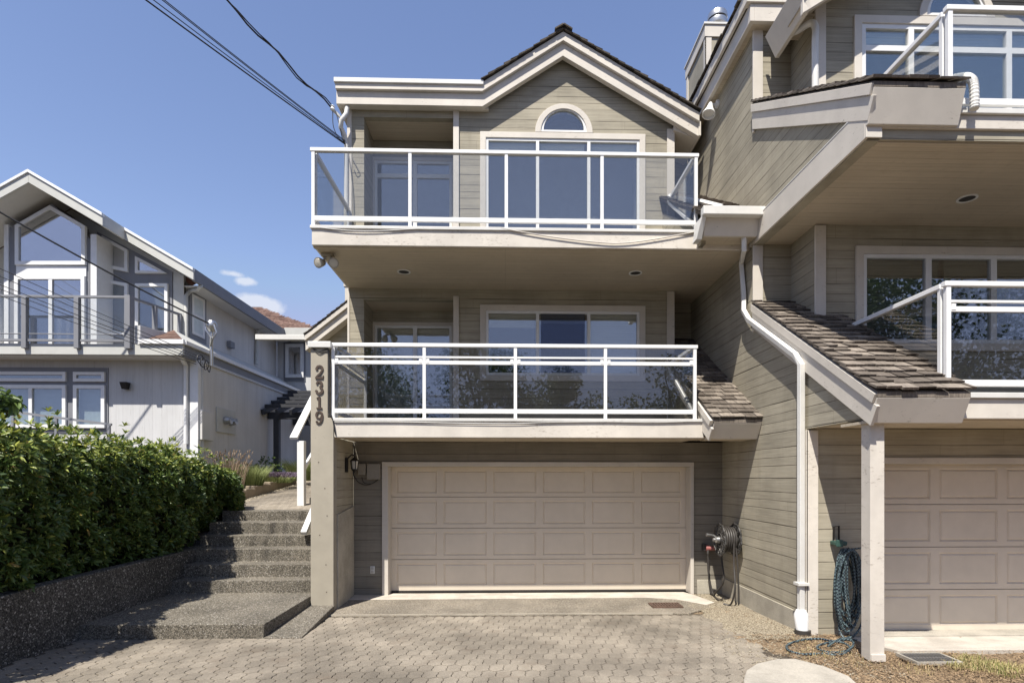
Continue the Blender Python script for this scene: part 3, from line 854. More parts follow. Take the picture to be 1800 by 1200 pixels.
# gutter along the upper eave and the box end beside the guard
gq = MB().box(x2 - .06, XW + .04, 7.56, 7.675, 5.40, 5.515); gq.build('gutter', M['gutter'], LH, .008)
MB().hexa([(x2 - .10, 7.74, 5.13), (x2 - .02, 7.74, 5.13), (x2 - .02, 7.9, 5.13), (x2 - .10, 7.9, 5.13), (x2 - .06, 7.62, 5.40), (x2 - .0, 7.62, 5.40), (x2 - .0, 7.9, 5.42), (x2 - .06, 7.9, 5.42)]).build('gutter_end', M['gutter'], LH, .006)
# white flashing pipe lying on the little upper roof
pp = [PX(1170, 349, 2.76), PX(1186, 343, 2.83), (2.9, 8.6, 6.12), (3.03, 7.75, 5.6)]
MB().tube([(2.70, 9.3, 6.5), (2.75, 9.2, 6.42), (2.88, 8.3, 5.92), (2.98, 7.75, 5.58)], .04, 4).build('roof_pipe', M['gutter'], LH)

# downpipe that runs along the party wall to the drain
def dp(pts, name='downpipe', rad=.042, parent=None):
    return MB().tube(pts, rad, 4).build(name, M['gutter'], parent, .006)
xp = XW - .05
route = [PY(1311, 410, 7.75), PY(1311, 436, 7.75), PX(1303, 462, xp - .0), PX(1307, 518, xp), PX(1307, 546, xp - .02), PX(1316, 562, xp - .02), PX(1398, 624, xp - .02), PX(1408, 640, xp - .02)]
end = route[-1]
route += [(end[0], end[1], .42), (end[0], end[1], .28)]
route[0] = (route[0][0], 7.80, 5.20); route[1] = (route[1][0], 7.80, route[1][2])
dpo = dp(route, parent=LH, rad=.044)
MB().tube([(end[0], end[1], .33), (end[0], end[1], .28), (end[0] + .015, end[1] - .01, .0)], [.055, .08, .06], 14).build('drain_boot', M['white'], dpo, smooth=True)
MB().tube([(end[0] + .015, end[1] - .01, .105), (end[0] + .015, end[1] - .01, -.02)], .088, 14).build('rubber_collar', M['rubber'], dpo, smooth=True)
MB().box(end[0] - .06, end[0] + .07, end[1] - .06, end[1] + .06, .62, .65).build('pipe_bracket', M['gutter'], dpo)

# ================================================================== RIGHT TOWNHOUSE (party wall, projecting corner)
right_house = thing('townhouse', 'taupe townhouse at the right edge with a bare side wall and chimney', 'townhouse', (6.5, 7, 0), 'adjoining townhouses')
RH = right_house
XE = 10.0                                                # far end, outside the picture
lo_eave, hi_eave = 2.69, 5.58
lo_sl, hi_sl = .62, .58
side_poly = [(RG, 0), (RG, Z1U), (RF + .09, Z1U), (RF + .09, 2.45), (RB, 2.45 + lo_sl * (RB - RF)), (RB, Z2U + .0),
             (RF + .04, Z2U), (RF + .04, 5.42), (RB, 5.45 + hi_sl * (RB - RF)), (RB, 8.3), (17, 8.3), (17, 0)]
MB().plateX(side_poly, XW, XW + .12).build('side_wall', M['siding'], RH)
fo = MB().plateX([(RG + .14, 0), (YG - .02, 0), (YG - .02, .265), (RG + .14, .265)], XW - .022, XW - .001)
fo.build('foundation', M['foundation'], RH, .004)
# garage storey
dx0 = 4.32; dx1 = dx0 + 4.86; dz1 = 2.02
MB().plateY([(XW + .121, 0), (dx0, 0), (dx0, dz1), (dx1, dz1), (dx1, 0), (XE, 0), (XE, Z1U - .001), (XW + .121, Z1U - .001)], RG, RG + .12).build('garage_wall', M['siding'], RH)
g2 = garage_door(RH, dx0 - .03, dx1 + .03, .03, dz1 + .03, RD, 'door_right')
fr = MB().box(dx0 - .09, dx0, RG - .025, RD - .001, 0, dz1)
fr.box(dx0 - .09, dx1 + .09, RG - .03, RD - .001, dz1 + .001, dz1 + .075)
fr.build('door_frame', M['trim'], g2, .005)
MB().box(XW - .022, XW + .12, RG - .03, RG - .001, .04, Z1U - .02).build('corner_board', M['trim_worn'], RH, .005)
MB().box(XW - .024, XW - .001, RG - .03, RG + .14, .04, Z1U - .02).build('corner_board', M['trim_worn'], RH, .005)
# alcove walls and bay side
bx = 4.02
MB().plateY(rect(XW + .121, bx + .12, Z1T, 8.3), RB, RB + .12).build('alcove_wall', M['siding'], RH)
MB().plateX(rect(RW + .001, RB - .001, Z1T, 8.3), bx, bx + .12).build('bay_side', M['siding'], RH)
rcx = XY(1680, RW); rzt = ZY(1680, 33, RW)
w2 = (XY(1503, RW), XY(1503, RW) + 2.66, ZY(1650, 617, RW), ZY(1503, 433, RW))
w3 = (XY(1500, RW), XY(1500, RW) + 2.66, Z2T + .06, rzt)
ar = .50
rz0 = 7.66; ridge_x = 5.85
wall = [(bx + .121, Z1U), (XE, Z1U), (XE, 7.5), (ridge_x, 9.1), (bx + .121, 8.0)]
MB().plateY(wall, RW, RW + .12, [in_(*w2), in_(*w3), arc(rcx, rzt + .02, ar - .10, 0, 180)]).build('wall', M['siding'], RH)
for a, b in ((Z1T, Z2U - .001), (Z2T, 8.0)):
    MB().box(bx - .02, XY(1450, RW), RW - .03, RW - .001, a, b).build('corner_board', M['trim'], RH, .004)
for a, b in ((3.9, Z2U - .002), (6.7, 8.2)):
    MB().box(XW - .03, XW + .11, RB - .03, RB - .001, a, b).build('corner_board', M['trim'], RH, .004)
window(RH, *w2, RW, [XY(1631.5, RW), XY(1746, RW), XY(1746, RW) + .84], (), .10, 'trim', 'window', [(0, .44, .98), (.45, .98, .34)], frame_m='vinyl', fw=.05, mw=.08, blind_m='blind_green')
window(RH, *w3, RW, [XY(1601, RW), XY(1773, RW), XY(1773, RW) + 1.0], [ZY(1700, 89, RW)], .10, 'trim', 'window', [(0, 1, .06)], frame_m='vinyl', fw=.06, mw=.075, room='room_pale')
aw = MB().plateY(arc(rcx, rzt + .005, ar, 0, 180), RW - .03, RW + .04, [arc(rcx, rzt + .02, ar - .1, 0, 180)]).build('arched_window', M['trim'], RH, .004)
MB().plateY(arc(rcx, rzt + .02, ar - .1, 0, 180), RW - .012, RW + .05, [arc(rcx, rzt + .06, ar - .15, 0, 180)]).build('frame', M['vinyl'], aw, .003)
MB().plateY(arc(rcx, rzt + .03, ar - .12, 0, 180), RW + .02, RW + .026).build('pane', M['win'], aw)
MB().plateY(arc(rcx, rzt + .02, ar - .1, 0, 180), RW + .3, RW + .32).build('interior', M['room'], aw)
# decks
def r_balcony(z0, z1, x0, top, lo_step):
    b = MB().box(x0 + .002, XE, RF + .05, RW - .001, z0 + .03, z1 - .02).build('balcony', M['deck'], RH)
    MB().box(x0, XE, RF, RF + .049, z0 + lo_step, z1 - .045).build('fascia', M['trim_worn'], b, .006)
    MB().box(x0 - .02, XE, RF - .03, RF + .12, z1 - .043, z1 + .01).build('ledge', M['gutter'], b, .005)
    MB().box(x0, XE, RF + .051, RW - .002, z0 + .008, z0 + .029).build('soffit', M['soffit'], b)
    if lo_step: MB().box(x0, XE, RF + .03, RF + .06, z0, z0 + lo_step + .02).build('fascia', M['siding'], b, .004)
    MB().box(x0, XE, RF + .061, RF + .13, z0 - .012, z0 + .007).build('soffit_trim', M['soffit'], b, .004)
    return b
zl = ZY(1750, 692, RF)
b1 = r_balcony(Z1U, zl, XW + .125, True, 0)
b2 = r_balcony(Z2U + .01, ZY(1750, 195, RF), XW + .125, True, .10)
MB().box(XW + .122, bx + .5, RW - .0005, RB - .001, Z2U + .018, Z2U + .039).build('soffit', M['soffit'], b2)
# white board along the foot of the projecting side wall
MB().plateX([(RF + .02, Z2U + .012), (8.0, Z2U + .012), (8.0, Z2U + .33), (RF + .02, Z2U + .33)], XW - .03, XW - .001).build('side_fascia', M['trim'], b2, .005)
MB().box(XW - .034, XW - .001, RF + .02, 8.0, Z2U + .331, Z2U + .343).build('flashing', M['gutter'], b2)
MB().box(XW - .03, XW + .13, RF + .0, RF + .019, Z2U + .012, 5.35).build('corner_board', M['trim'], b2, .004)
# skirt roofs
sk3 = skirt(RH, XW - .03, XY(1705, 5.22), RF - .17, lo_eave, RB - .002, lo_sl, 41, .31, .10, (XW - .035, XW - .002), curl=.014)
sk4 = skirt(RH, XW - .03, XY(1698, 5.26), RF - .12, hi_eave + .04, RB - .002, hi_sl, 43, .38, .09, (XW - .035, XW - .002))
# guards
ry2 = RF + .05
cx2 = XY(1665, ry2)
ztr = ZY(1665, 495, ry2)
rail_run(RH, (cx2, ry2), (cx2 + 3.6, ry2), zl, ztr, [0, .34, .67, 1], 'double', 'railglass_smoky')
rail_run(RH, (cx2, ry2 + .06), (cx2, RW - .03), Z1T, ztr - .001, [.01, 1], 'flat', 'railglass_smoky', (False, False))
zt3 = ZY(1668, 12, ry2)
rail_run(RH, (XY(1668, ry2), ry2), (cx2 + 3.6, ry2), ZY(1750, 195, RF), zt3, [0, .34, .67, 1], 'single', 'railglass')
rail_run(RH, (XY(1668, ry2), ry2 + .06), (XY(1668, ry2), RW - .03), Z2T, zt3 - .001, [.01, 1], 'single', 'railglass', (False, False))
# corner post under the balcony
pxl, pxr = XY(1530, RF + .02), XY(1555, RF + .02)
gz_post = ZY(1540, 1163, RF)
po = MB().box(pxl, pxr, RF + .02, RF + .165, gz_post, Z1U - .001).build('porch_post', M['trim_worn'], RH, .006)
MB().box(pxl + .001, pxr + .004, RF + .005, RF + .019, gz_post + .0, gz_post + .07).build('base_board', M['trim_worn'], po, .003)
# roof: flat eave strip along the party wall, then a front gable
er = MB().box(3.34, 8.0, RB - .1, 17, 8.36, 8.50).build('roof', M['shake_dark'], RH)
MB().box(3.36, 3.42, RB - .19, 17, 8.12, 8.36).build('fascia', M['trim'], er, .004)
MB().box(3.30, 3.40, RB - .22, 17, 8.361, 8.52).build('fascia', M['trim'], er, .004)
MB().box(3.421, 4.3, RB - .19, RB - .13, 8.12, 8.36).build('fascia', M['trim'], er, .004)
MB().box(3.401, 4.3, RB - .22, RB - .1, 8.361, 8.52).build('fascia', M['trim'], er, .004)
MB().box(3.421, XW - .001, RB - .129, 17, 8.13, 8.16).build('soffit', M['soffit'], er)
MB().box(XW, 4.3, RB - .129, RB - .001, 8.13, 8.16).build('soffit', M['soffit'], er)
sh = MB(); shakes(sh, (3.27, RB - .26, 8.53), (0, 1, 0), (1, 0, .12), 9.2, .8, seed=51); sh.build('shakes', M['shake_dark'], er)
gxl = 3.62; gyf = RW - .40; gsl = .62
gr = MB()
a, b = Vector((gxl, gyf, rz0 + .2)), Vector((ridge_x, gyf, rz0 + .2 + gsl * (ridge_x - gxl))); c = Vector((9.5, gyf, rz0 + .2 + gsl * (ridge_x - gxl) - gsl * (9.5 - ridge_x)))
bk = Vector((0, 6, 0)); up = Vector((0, 0, .08))
gr.hexa([a, b, b + bk, Vector((gxl, RB - .25, a.z)) , a + up, b + up, b + bk + up, Vector((gxl, RB - .25, a.z)) + up])
gr.hexa([b, c, c + bk, b + bk, b + up, c + up, c + bk + up, b + bk + up])
gro = gr.build('gable_roof', M['shake_dark'], RH)
MB().hexa([(gxl + .08, gyf, rz0 - .05), (gxl + .13, gyf, rz0 - .05), (gxl + .13, RB - .2, rz0 - .05), (gxl + .08, RB - .2, rz0 - .05), (gxl - .06, gyf - .02, rz0 + .24), (gxl - .01, gyf - .02, rz0 + .24), (gxl - .01, RB - .2, rz0 + .24), (gxl - .06, RB - .2, rz0 + .24)]).build('fascia', M['trim'], gro, .004)
two_step_fascia(gro, [(a.x + .021, a.z), (b.x, b.z), (c.x, c.z)], gyf, gyf + .06, (.13, .32), .04)
MB().hexa([(gxl + .03, gyf + .07, rz0 + .02), (b.x, gyf + .07, b.z - .19), (b.x, RW - .001, b.z - .19), (gxl + .03, RW - .001, rz0 + .02),
           (gxl + .03, gyf + .07, rz0 + .04), (b.x, gyf + .07, b.z - .16), (b.x, RW - .001, b.z - .16), (gxl + .03, RW - .001, rz0 + .04)]).build('soffit', M['soffit'], gro)
MB().box(gxl + .021, bx, gyf + .4, RB - .2, rz0 + .20, rz0 + .22).build('soffit', M['soffit'], gro)
def smooth_path(pts, n=8):
    pts = [Vector(p) for p in pts]; out = []
    for i in range(len(pts) - 1):
        p0, p1, p2, p3 = pts[max(i - 1, 0)], pts[i], pts[i + 1], pts[min(i + 2, len(pts) - 1)]
        for k in range(n):
            t = k / n
            out.append(.5 * ((2 * p1) + (p2 - p0) * t + (2 * p0 - 5 * p1 + 4 * p2 - p3) * t * t + (3 * p1 - p0 - 3 * p2 + p3) * t ** 3))
    return out + [pts[-1]]
# downpipe of the gable and the ribbed flexible pipe on the skirt roof
q = smooth_path([PY(1386, 46, 7.5), PY(1390, 56, 7.42), PY(1402, 54, 7.32), PY(1424, 41, 7.22), PY(1433, 48, RW - .07), PY(1433, 70, RW - .07)], 5) + [Vector(PY(1433, 162, RW - .07))]
MB().tube(q, .042, 10).build('downpipe', M['gutter'], RH, smooth=True)
fl = [PY(1600, 146, 5.9), PY(1650, 143, 5.7), PY(1690, 136, 5.5), PY(1706, 139, 5.36), PY(1712, 152, 5.30), PY(1713, 192, 5.27)]
fp = smooth_path(fl, 14)
MB().tube(fp, [.035 + (.006 if i % 2 else 0) for i in range(len(fp))], 12).build('flexible_downpipe', M['gutter'], RH)
# chimney with a round flue cap
cx0, cx1, cy0, cy1 = XY(1241, 10.5), XY(1241, 10.5) + 1.0, 10.5, 11.6
ct = ZY(1250, 42, 10.5)
ch = MB().box(cx0, cx1, cy0, cy1, 8.0, ct - .26).build('chimney', siding('chimney_siding', (.365, .335, .265), .16, 0), RH)
MB().box(cx0 - .03, cx1 + .03, cy0 - .03, cy1 + .03, ct - .26, ct - .04).build('cap', M['trim'], ch, .005)
MB().box(cx0 - .05, cx1 + .05, cy0 - .05, cy1 + .05, ct - .039, ct).build('cap_flashing', M['gutter'], ch, .004)
cc = MB(); 
for (x0, x1, y0, y1) in ((cx0 - .02, cx0 + .10, cy0 - .02, cy0 - .001), (cx0 - .02, cx0 - .001, cy0 - .02, cy0 + .08), (cx0 - .02, cx0 - .001, cy1 - .1, cy1 + .01)):
    cc.box(x0, x1, y0, y1, 8.0, ct - .261)
cc.build('corner_board', M['trim'], ch, .003)
fx = XY(1261, 10.9)
fl_ = MB().lathe((fx, 10.9, ct), (0, 0, 1), [(0, .15), (.06, .14), (.07, .105), (.27, .10), (.271, .17), (.33, .185), (.36, .18), (.362, .13), (.39, .13), (.392, .185), (.43, .19), (.50, .175), (.53, .10), (.54, .01)], 24)
fl_.build('flue', M['galv'], ch, smooth=True)

# ================================================================== GROUND
def gz(x, y):
    return 0.036 * (7.77 - y) if y < 7.77 else 0.0
structure(MB().add([(-400, -300, -.12), (400, -300, -.12), (400, 600, -.12), (-400, 600, -.12)], [(0, 1, 2, 3)]).build('ground', M['garden'], recalc=False))
structure(MB().add([(-60, -12, .30), (60, -12, .30), (60, -.6, .30), (-60, -.6, .30)], [(0, 1, 2, 3)]).build('road', M['asphalt'], recalc=False))
def sheet(name, poly, mat, dz, n=24):
    xs = [p[0] for p in poly]; ys = sorted(set([p[1] for p in poly] + [7.77]))
    o = MB()
    o.add([(x, y, gz(x, y) + dz) for x, y in poly], [tuple(range(len(poly)))])
    return structure(o.build(name, M[mat], recalc=False))
# bed under the pavers, soil on the right
sheet('driveway_bed', [(-4.8, -.6), (2.95, -.6), (2.95, 7.77), (-4.8, 7.77)], 'sand', -.012)
def bumpy(name, poly_fn, x0, x1, y0, y1, nx, ny, mat, amp, base, seed=1):
    r = np.random.RandomState(seed); V, Fc = [], []
    for j in range(ny + 1):
        for i in range(nx + 1):
            x = x0 + (x1 - x0) * i / nx; y = y0 + (y1 - y0) * j / ny
            V.append((x, y, gz(x, y) + base + amp * (r.rand() - .5) + amp * math.sin(x * 5.1 + y * 3) * .6))
    for j in range(ny):
        for i in range(nx):
            a = j * (nx + 1) + i; Fc.append((a, a + 1, a + nx + 2, a + nx + 1))
    o = MB().add(V, Fc).build(name, M[mat], recalc=False)
    return structure(o)
bumpy('soil', None, 2.6, 10.5, -.6, 9.0, 150, 180, 'soil', .018, -.014, 3)
# concrete apron of the left garage with a paler sill strip
structure(MB().plateZ([(-2.40, 7.77), (2.55, 7.77), (2.95, 8.1), (3.0, 8.6), (2.75, 8.9), (-2.40, 8.9)], -.08, .004).build('apron', M['concrete'], None, .004))
structure(MB().plateZ([(-2.40, 8.74), (2.2, 8.78), (2.62, 8.64), (2.95, 8.25), (3.12, 8.4), (2.98, 9.0), (2.9, 9.18), (-2.40, 9.18)], -.08, .012).build('garage_sill', M['sill'], None, .004))
structure(MB().hexa([(4.02, 5.72, 0), (10, 5.72, 0), (10, RG - .141, -.04), (3.86, RG - .141, -.04), (4.02, 5.72, .098), (10, 5.72, .098), (10, RG - .141, .052), (3.86, RG - .141, .052)]).build('apron', M['sill'], None, .01))
structure(MB().add([(dx0 - .35, RG - .14, .058), (10, RG - .14, .058), (10, RD + .1, .058), (dx0 - .35, RD + .1, .058), (dx0 - .35, RG - .14, .0), (10, RG - .14, .0)], [(0, 1, 2, 3), (0, 4, 5, 1)]).build('garage_sill', M['slab'], recalc=False))

# pavers: elongated six sided stones in interlocking courses, each a stone of its own in one sheet
def pavers(name, x0, x1, y0, y1, zf, inside, w=.132, h=.23, p=.044, seed=2, lift=0.0):
    r = random.Random(seed); mb = MB(); g = .0028; c = .0035
    nx = int((x1 - x0) / w) + 2; ny = int((y1 - y0) / (h - p)) + 2
    for i in range(nx):
        for j in range(ny):
            cx = x0 + i * w + (w / 2 if j % 2 else 0); cy = y0 + j * (h - p)
            if not inside(cx, cy): continue
            tz = r.uniform(-.0015, .0015); tx, ty = r.uniform(-.007, .007), r.uniform(-.007, .007)
            def ring(s, dz):
                hw, hh, pp = w / 2 - s, h / 2 - s - .0035, p
                pts = [(0, -hh), (hw, -hh + pp), (hw - .006, -.02), (hw + .006, .02), (hw, hh - pp), (0, hh), (-hw, hh - pp), (-hw + .006, .02), (-hw - .006, -.02), (-hw, -hh + pp)]
                return [(cx + a, cy + b, zf(cx + a, cy + b) + lift + dz + tz + a * tx + b * ty) for a, b in pts]
            T, S_, Bt = ring(g + c, 0), ring(g, -.004), ring(g, -.022)
            n = 10; f = [tuple(range(n))]
            for k in range(n):
                m = (k + 1) % n
                f += [(k, n + k, n + m, m), (n + k, 2 * n + k, 2 * n + m, n + m)]
            mb.add(T + S_ + Bt, f)
    return structure(mb.build(name, M['paver'], recalc=True))
def in_drive(x, y):
    edge = 2.72 + .06 * math.sin(y * 2.1) + (.25 if y > 7.2 else 0)
    if x > edge: return False
    if y > 7.73: return False
    if x < -2.68 and y > 6.46 : return False
    if -2.75 < x < -2.36 and y > 6.62: return False
    return True
pavers('driveway', -4.70, 3.0, 1.6, 7.74, gz, in_drive)

# gravel strip at the foot of the party wall: separate small stones over soil
def stones(name, inside, x0, x1, y0, y1, n, smin, smax, seed, mat='gravel', zf=gz, lift=0.0, flat=.6):
    r = random.Random(seed); mb = MB(); k = 0
    while k < n:
        x, y = r.uniform(x0, x1), r.uniform(y0, y1)
        if not inside(x, y): continue
        k += 1; s = r.uniform(smin, smax); z = zf(x, y) + lift
        a = r.uniform(0, 6.28); ca, sa = math.cos(a), math.sin(a); e = r.uniform(.6, 1.0)
        P = lambda u, v, w: (x + (u * ca - v * e * sa) * s, y + (u * sa + v * e * ca) * s, z + w * s * flat)
        mb.add([P(-.9, -.4, 0), P(.1, -1, .1), P(1, -.1, 0), P(.3, .9, 0), P(-.7, .6, .1), P(-.45, -.3, .8), P(.35, -.4, .95), P(.3, .4, .85), P(-.3, .35, .9)],
               [(0, 1, 6, 5), (1, 2, 6), (2, 7, 6), (2, 3, 7), (3, 8, 7), (3, 4, 8), (4, 0, 5), (4, 5, 8), (5, 6, 7, 8)])
    return mb.build(name, M[mat], recalc=False)
gv = stones('gravel', lambda x, y: x > 2.7 + .35 * max(0, (y - 8.2)) + .05 * math.sin(9 * y), 2.6, 3.48, 6.3, 9.05, 14000, .005, .0125, 4)
structure(gv, "stuff")
gv2 = stones('scattered_gravel', lambda x, y: True, 2.3, 3.6, 4.9, 6.6, 1200, .005, .013, 5); structure(gv2, "stuff")
structure(MB().plateZ([(-2.40, 7.752), (1.0, 7.756), (2.3, 7.75), (2.3, 7.775), (.4, 7.788), (-1.0, 7.778), (-2.40, 7.79)], -.03, .009).build('apron_edge', M['edge']))
gv3 = stones('apron_grit', lambda x, y: y > 7.5, -2.3, 2.8, 7.65, 7.86, 700, .004, .010, 6); structure(gv3, "stuff")

# wood chip mulch and dry grass round the right post
def litter(name, x0, x1, y0, y1, n, seed, mat, inside=lambda x, y: True):
    r = random.Random(seed); mb = MB()
    for _ in range(n):
        x, y = r.uniform(x0, x1), r.uniform(y0, y1)
        if not inside(x, y): continue
        l, w, a = r.uniform(.012, .045), r.uniform(.003, .009), r.uniform(0, 6.28); t = r.uniform(-.25, .4)
        u = Vector((math.cos(a), math.sin(a), t)) * l / 2; v = Vector((-math.sin(a), math.cos(a), r.uniform(-.4, .4))) * w / 2
        p = Vector((x, y, gz(x, y) + r.uniform(.0, .02)))
        mb.add([p - u - v, p + u - v, p + u + v, p - u + v], [(0, 1, 2, 3)])
    o = mb.build(name, M[mat], recalc=False); structure(o, "stuff"); return o
def mk_chip(name, a, b):
    t = NT(name); r = t.island()
    return t.finish(t.mix(r, (*a, 1), (*b, 1)), .9, None, .2)
M['chip'] = mk_chip('wood_chips', (.10, .065, .038), (.36, .255, .155))
M['dry_grass'] = mk_chip('dry_grass_blades', (.30, .24, .10), (.48, .40, .22))
M['green_grass'] = mk_chip('grass_blades', (.07, .10, .025), (.30, .30, .10))
litter('wood_chips', 2.75, 4.6, 4.6, 6.5, 7000, 8, 'chip', lambda x, y: not (x > 3.84 and y > 5.7) and x + .12 * math.sin(7 * y) > 2.9)
litter('wood_chips', 4.0, 6.6, 4.4, 5.70, 3500, 9, 'chip')
def grass(name, pts, n, hmin, hmax, mat, spread, seed, label=None):
    r = random.Random(seed); mb = MB()
    for (cx, cy) in pts:
        for _ in range(n):
            x, y = cx + r.gauss(0, spread), cy + r.gauss(0, spread); z = gz(x, y) - .005
            h = r.uniform(hmin, hmax); a = r.uniform(0, 6.28); l = r.uniform(.1, .7) * h; w = r.uniform(.0015, .0035)
            d = Vector((math.cos(a), math.sin(a), 0)); s = Vector((-d.y, d.x, 0)) * w; p = Vector((x, y, z))
            m = p + d * l * .35 + Vector((0, 0, h * .65)); t = p + d * l + Vector((0, 0, h * .9))
            mb.add([p - s, p + s, m + s * .7, m - s * .7, t], [(0, 1, 2, 3), (3, 2, 4)])
    return mb.build(name, M[mat], recalc=False)
gpts = [PZ(x, y, .07) for x, y in ((1692, 1166), (1706, 1160), (1722, 1172), (1740, 1178), (1755, 1172), (1770, 1182), (1790, 1178), (1800, 1186), (1710, 1180), (1684, 1176), (1765, 1192))]
gpts = [(p[0], p[1]) for p in gpts]
structure(grass('grass', gpts, 190, .02, .065, 'dry_grass', .06, 3), "stuff")
structure(grass('grass', gpts[:6] + gpts[8:], 70, .02, .075, 'green_grass', .05, 4), "stuff")
structure(grass('grass', [(3.3, 5.6), (3.4, 5.3), (3.25, 6.1), (4.05, 5.2), (3.75, 5.1), (3.1, 5.7), (4.4, 5.3)], 70, .02, .06, 'dry_grass', .10, 5), "stuff")

# pale stepping slab at the bottom edge
sp = [PZ(x, y, .11)[:2] for x, y in ((1307, 1196), (1312, 1180), (1330, 1168), (1365, 1160), (1400, 1160), (1450, 1173), (1492, 1190), (1520, 1215), (1500, 1260), (1380, 1270), (1312, 1240))]
z0 = gz(0, 5.2)
tag(MB().plateZ(sp, z0 - .02, z0 + .035).build('stepping_slab', M['slab'], None, .012), 'pale rounded concrete slab lying at the right edge of the paved driveway', 'paving slab')

# drain grates
def grate(name, label, cx, cy, lx, ly, n, m, frame_m, lift=.016):
    t = thing(name, label, 'drain grate', (cx, cy, gz(cx, cy) + lift), None)
    z = gz(cx, cy) + lift
    fr = MB().plateZ([(cx - lx / 2, cy - ly / 2), (cx + lx / 2, cy - ly / 2), (cx + lx / 2, cy + ly / 2), (cx - lx / 2, cy + ly / 2)], z - .02, z + .012,
                     [[(cx - lx / 2 + .018, cy - ly / 2 + .018), (cx + lx / 2 - .018, cy - ly / 2 + .018), (cx + lx / 2 - .018, cy + ly / 2 - .018), (cx - lx / 2 + .018, cy + ly / 2 - .018)]])
    fr.build('frame', M[frame_m], t)
    b = MB()
    for i in range(n):
        x = cx - lx / 2 + .018 + (lx - .036) * (i + .5) / n; w = (lx - .036) / n * .24
        b.box(x - w, x + w, cy - ly / 2 + .018, cy + ly / 2 - .018, z - .006, z + .010)
    b.box(cx - lx / 2 + .018, cx + lx / 2 - .018, cy - .008, cy + .008, z - .004, z + .0085)
    b.build('bars', M[m], t)
    MB().box(cx - lx / 2 + .017, cx + lx / 2 - .017, cy - ly / 2 + .017, cy + ly / 2 - .017, z - .010, z - .0095).build('pit_shade_plate', M['dark_hole'], t)  # thin dark plate painting in the shaded depth below the bars
    return t
gp = PZ(1170, 1065, 0)
grate('drain_grate', 'rusty brown drain grate set in the concrete in front of the closed garage door', gp[0], gp[1], .44, .27, 10, 'rust', 'rust')
gp = PZ(1632, 1155, .115)
grate('drain_grate', 'bare grey steel drain grate in front of the garage door at the right edge', gp[0], gp[1], .44, .30, 13, 'galv', 'slab', .024)

# ================================================================== STEPS, KERB, RETAINING WALL, PATH
XR = -4.77
stair_r = -2.73
T = [(8.29, .206, .386), (8.58, .386, .572), (8.91, .572, .763), (9.26, .763, .937), (9.54, .937, 1.125), (9.97, 1.125, 1.294)]
prof = [(6.52, -.05), (6.52, .206), (8.29, .206)]
for (y, a, b), nx_ in zip(T, [t[0] for t in T[1:]] + [10.42]):
    prof += [(y, b), (nx_, b)]
prof += [(10.42, -.05)]
st = MB().plateX(prof, XR - .12, stair_r).build('front_steps', M['agg'], None, .008)
tag(st, 'dark exposed aggregate concrete steps rising from a deep bottom landing beside the hedge', 'steps')
kz = .085
kb = MB().hexa([(-2.725, 6.50, gz(0, 6.5) - .03), (-2.30, 6.50, gz(0, 6.5) - .03), (-2.385, YF - .022, -.03), (-2.725, YF - .022, -.03),
                (-2.725, 6.50, gz(0, 6.5) + .012), (-2.30, 6.50, gz(0, 6.5) + .012), (-2.385, YF - .022, kz), (-2.725, YF - .022, kz)]).build('sloped_kerb', M['agg'], None, .006)
tag(kb, 'narrow sloping concrete kerb running down from the foot of the number post', 'kerb')
rw = MB().plateX([(-.5, -.1), (9.3, -.1), (9.3, .80), (8.9, .77), (6.0, .75), (4.2, .70), (-.5, .62)], XR - .16, XR)
tag(rw.build('retaining_wall', M['agg_wall'], None, .012), 'low dark pebble finished retaining wall under the laurel hedge', 'retaining wall')
# raised bank behind the wall and up to the neighbour
def bank(x, y):
    return .70 + max(0, min(1, (y - 8) / 5)) * 1.0
V, Fc = [], []
nx, ny = 120, 112
for j in range(ny + 1):
    for i in range(nx + 1):
        x = -40 + (XR - .17 + 40) * (i / nx) ** .25; y = -.5 + j * 28 / ny
        V.append((x, y, min(bank(x, y) - .06, 1.0) if (y > 10.2 and x > -5.75 - max(0, y - 10.5) * .06) else bank(x, y) - .06))
for j in range(ny):
    for i in range(nx):
        a = j * (nx + 1) + i; Fc.append((a, a + 1, a + nx + 2, a + nx + 1))
structure(MB().add(V, Fc).build('bank', M['garden'], recalc=False))
def pz(x, y):
    return 1.294 + max(0, (y - 10.42)) * .088
structure(MB().add([(-8, 10.41, 1.27), (XL, 10.41, 1.27), (XL, 20, 1.27 + 9.6 * .088), (-8, 20, 1.27 + 9.6 * .088)], [(0, 1, 2, 3)]).build('path_bed', M['sand'], recalc=False))
pavers('path', -5.95, -2.8, 10.5, 16.5, pz, lambda x, y: x > -5.2 - (y - 10.5) * .06, .12, .22, .0, 9, -.004)
pg = stones('path_gravel', lambda x, y: -5.5 - (y - 10.5) * .06 < x < -5.08 - (y - 10.5) * .06, -6.0, -4.9, 10.4, 16.5, 1500, .015, .035, 11, zf=pz, lift=-.015)
structure(pg, "stuff")

# ================================================================== NEIGHBOUR: grey house on the left
NH = thing('grey_house', 'pale grey two storey house with a peaked glass front and dark railed deck', 'house', (-11, 17, 1.5))
ND, NL, NU, NP = 12.6, 13.15, 13.95, 13.38       # deck edge, lower wall, upper wall, centre bay
ncx = XY(347, NL)                                # lower right corner
nux = XY(322, NU)                                # upper right corner
zdk0, zdk1 = ZY(150, 623, ND), ZY(150, 604, ND)
ridge = PY(52, 300, 12.75)
prow_e = PY(182, 376, 12.75)                     # right end of the projecting rake
eave_e = PY(340, 472, 13.45)
back_e = 19.0
rs = (ridge[2] - prow_e[2]) / (prow_e[0] - ridge[0])
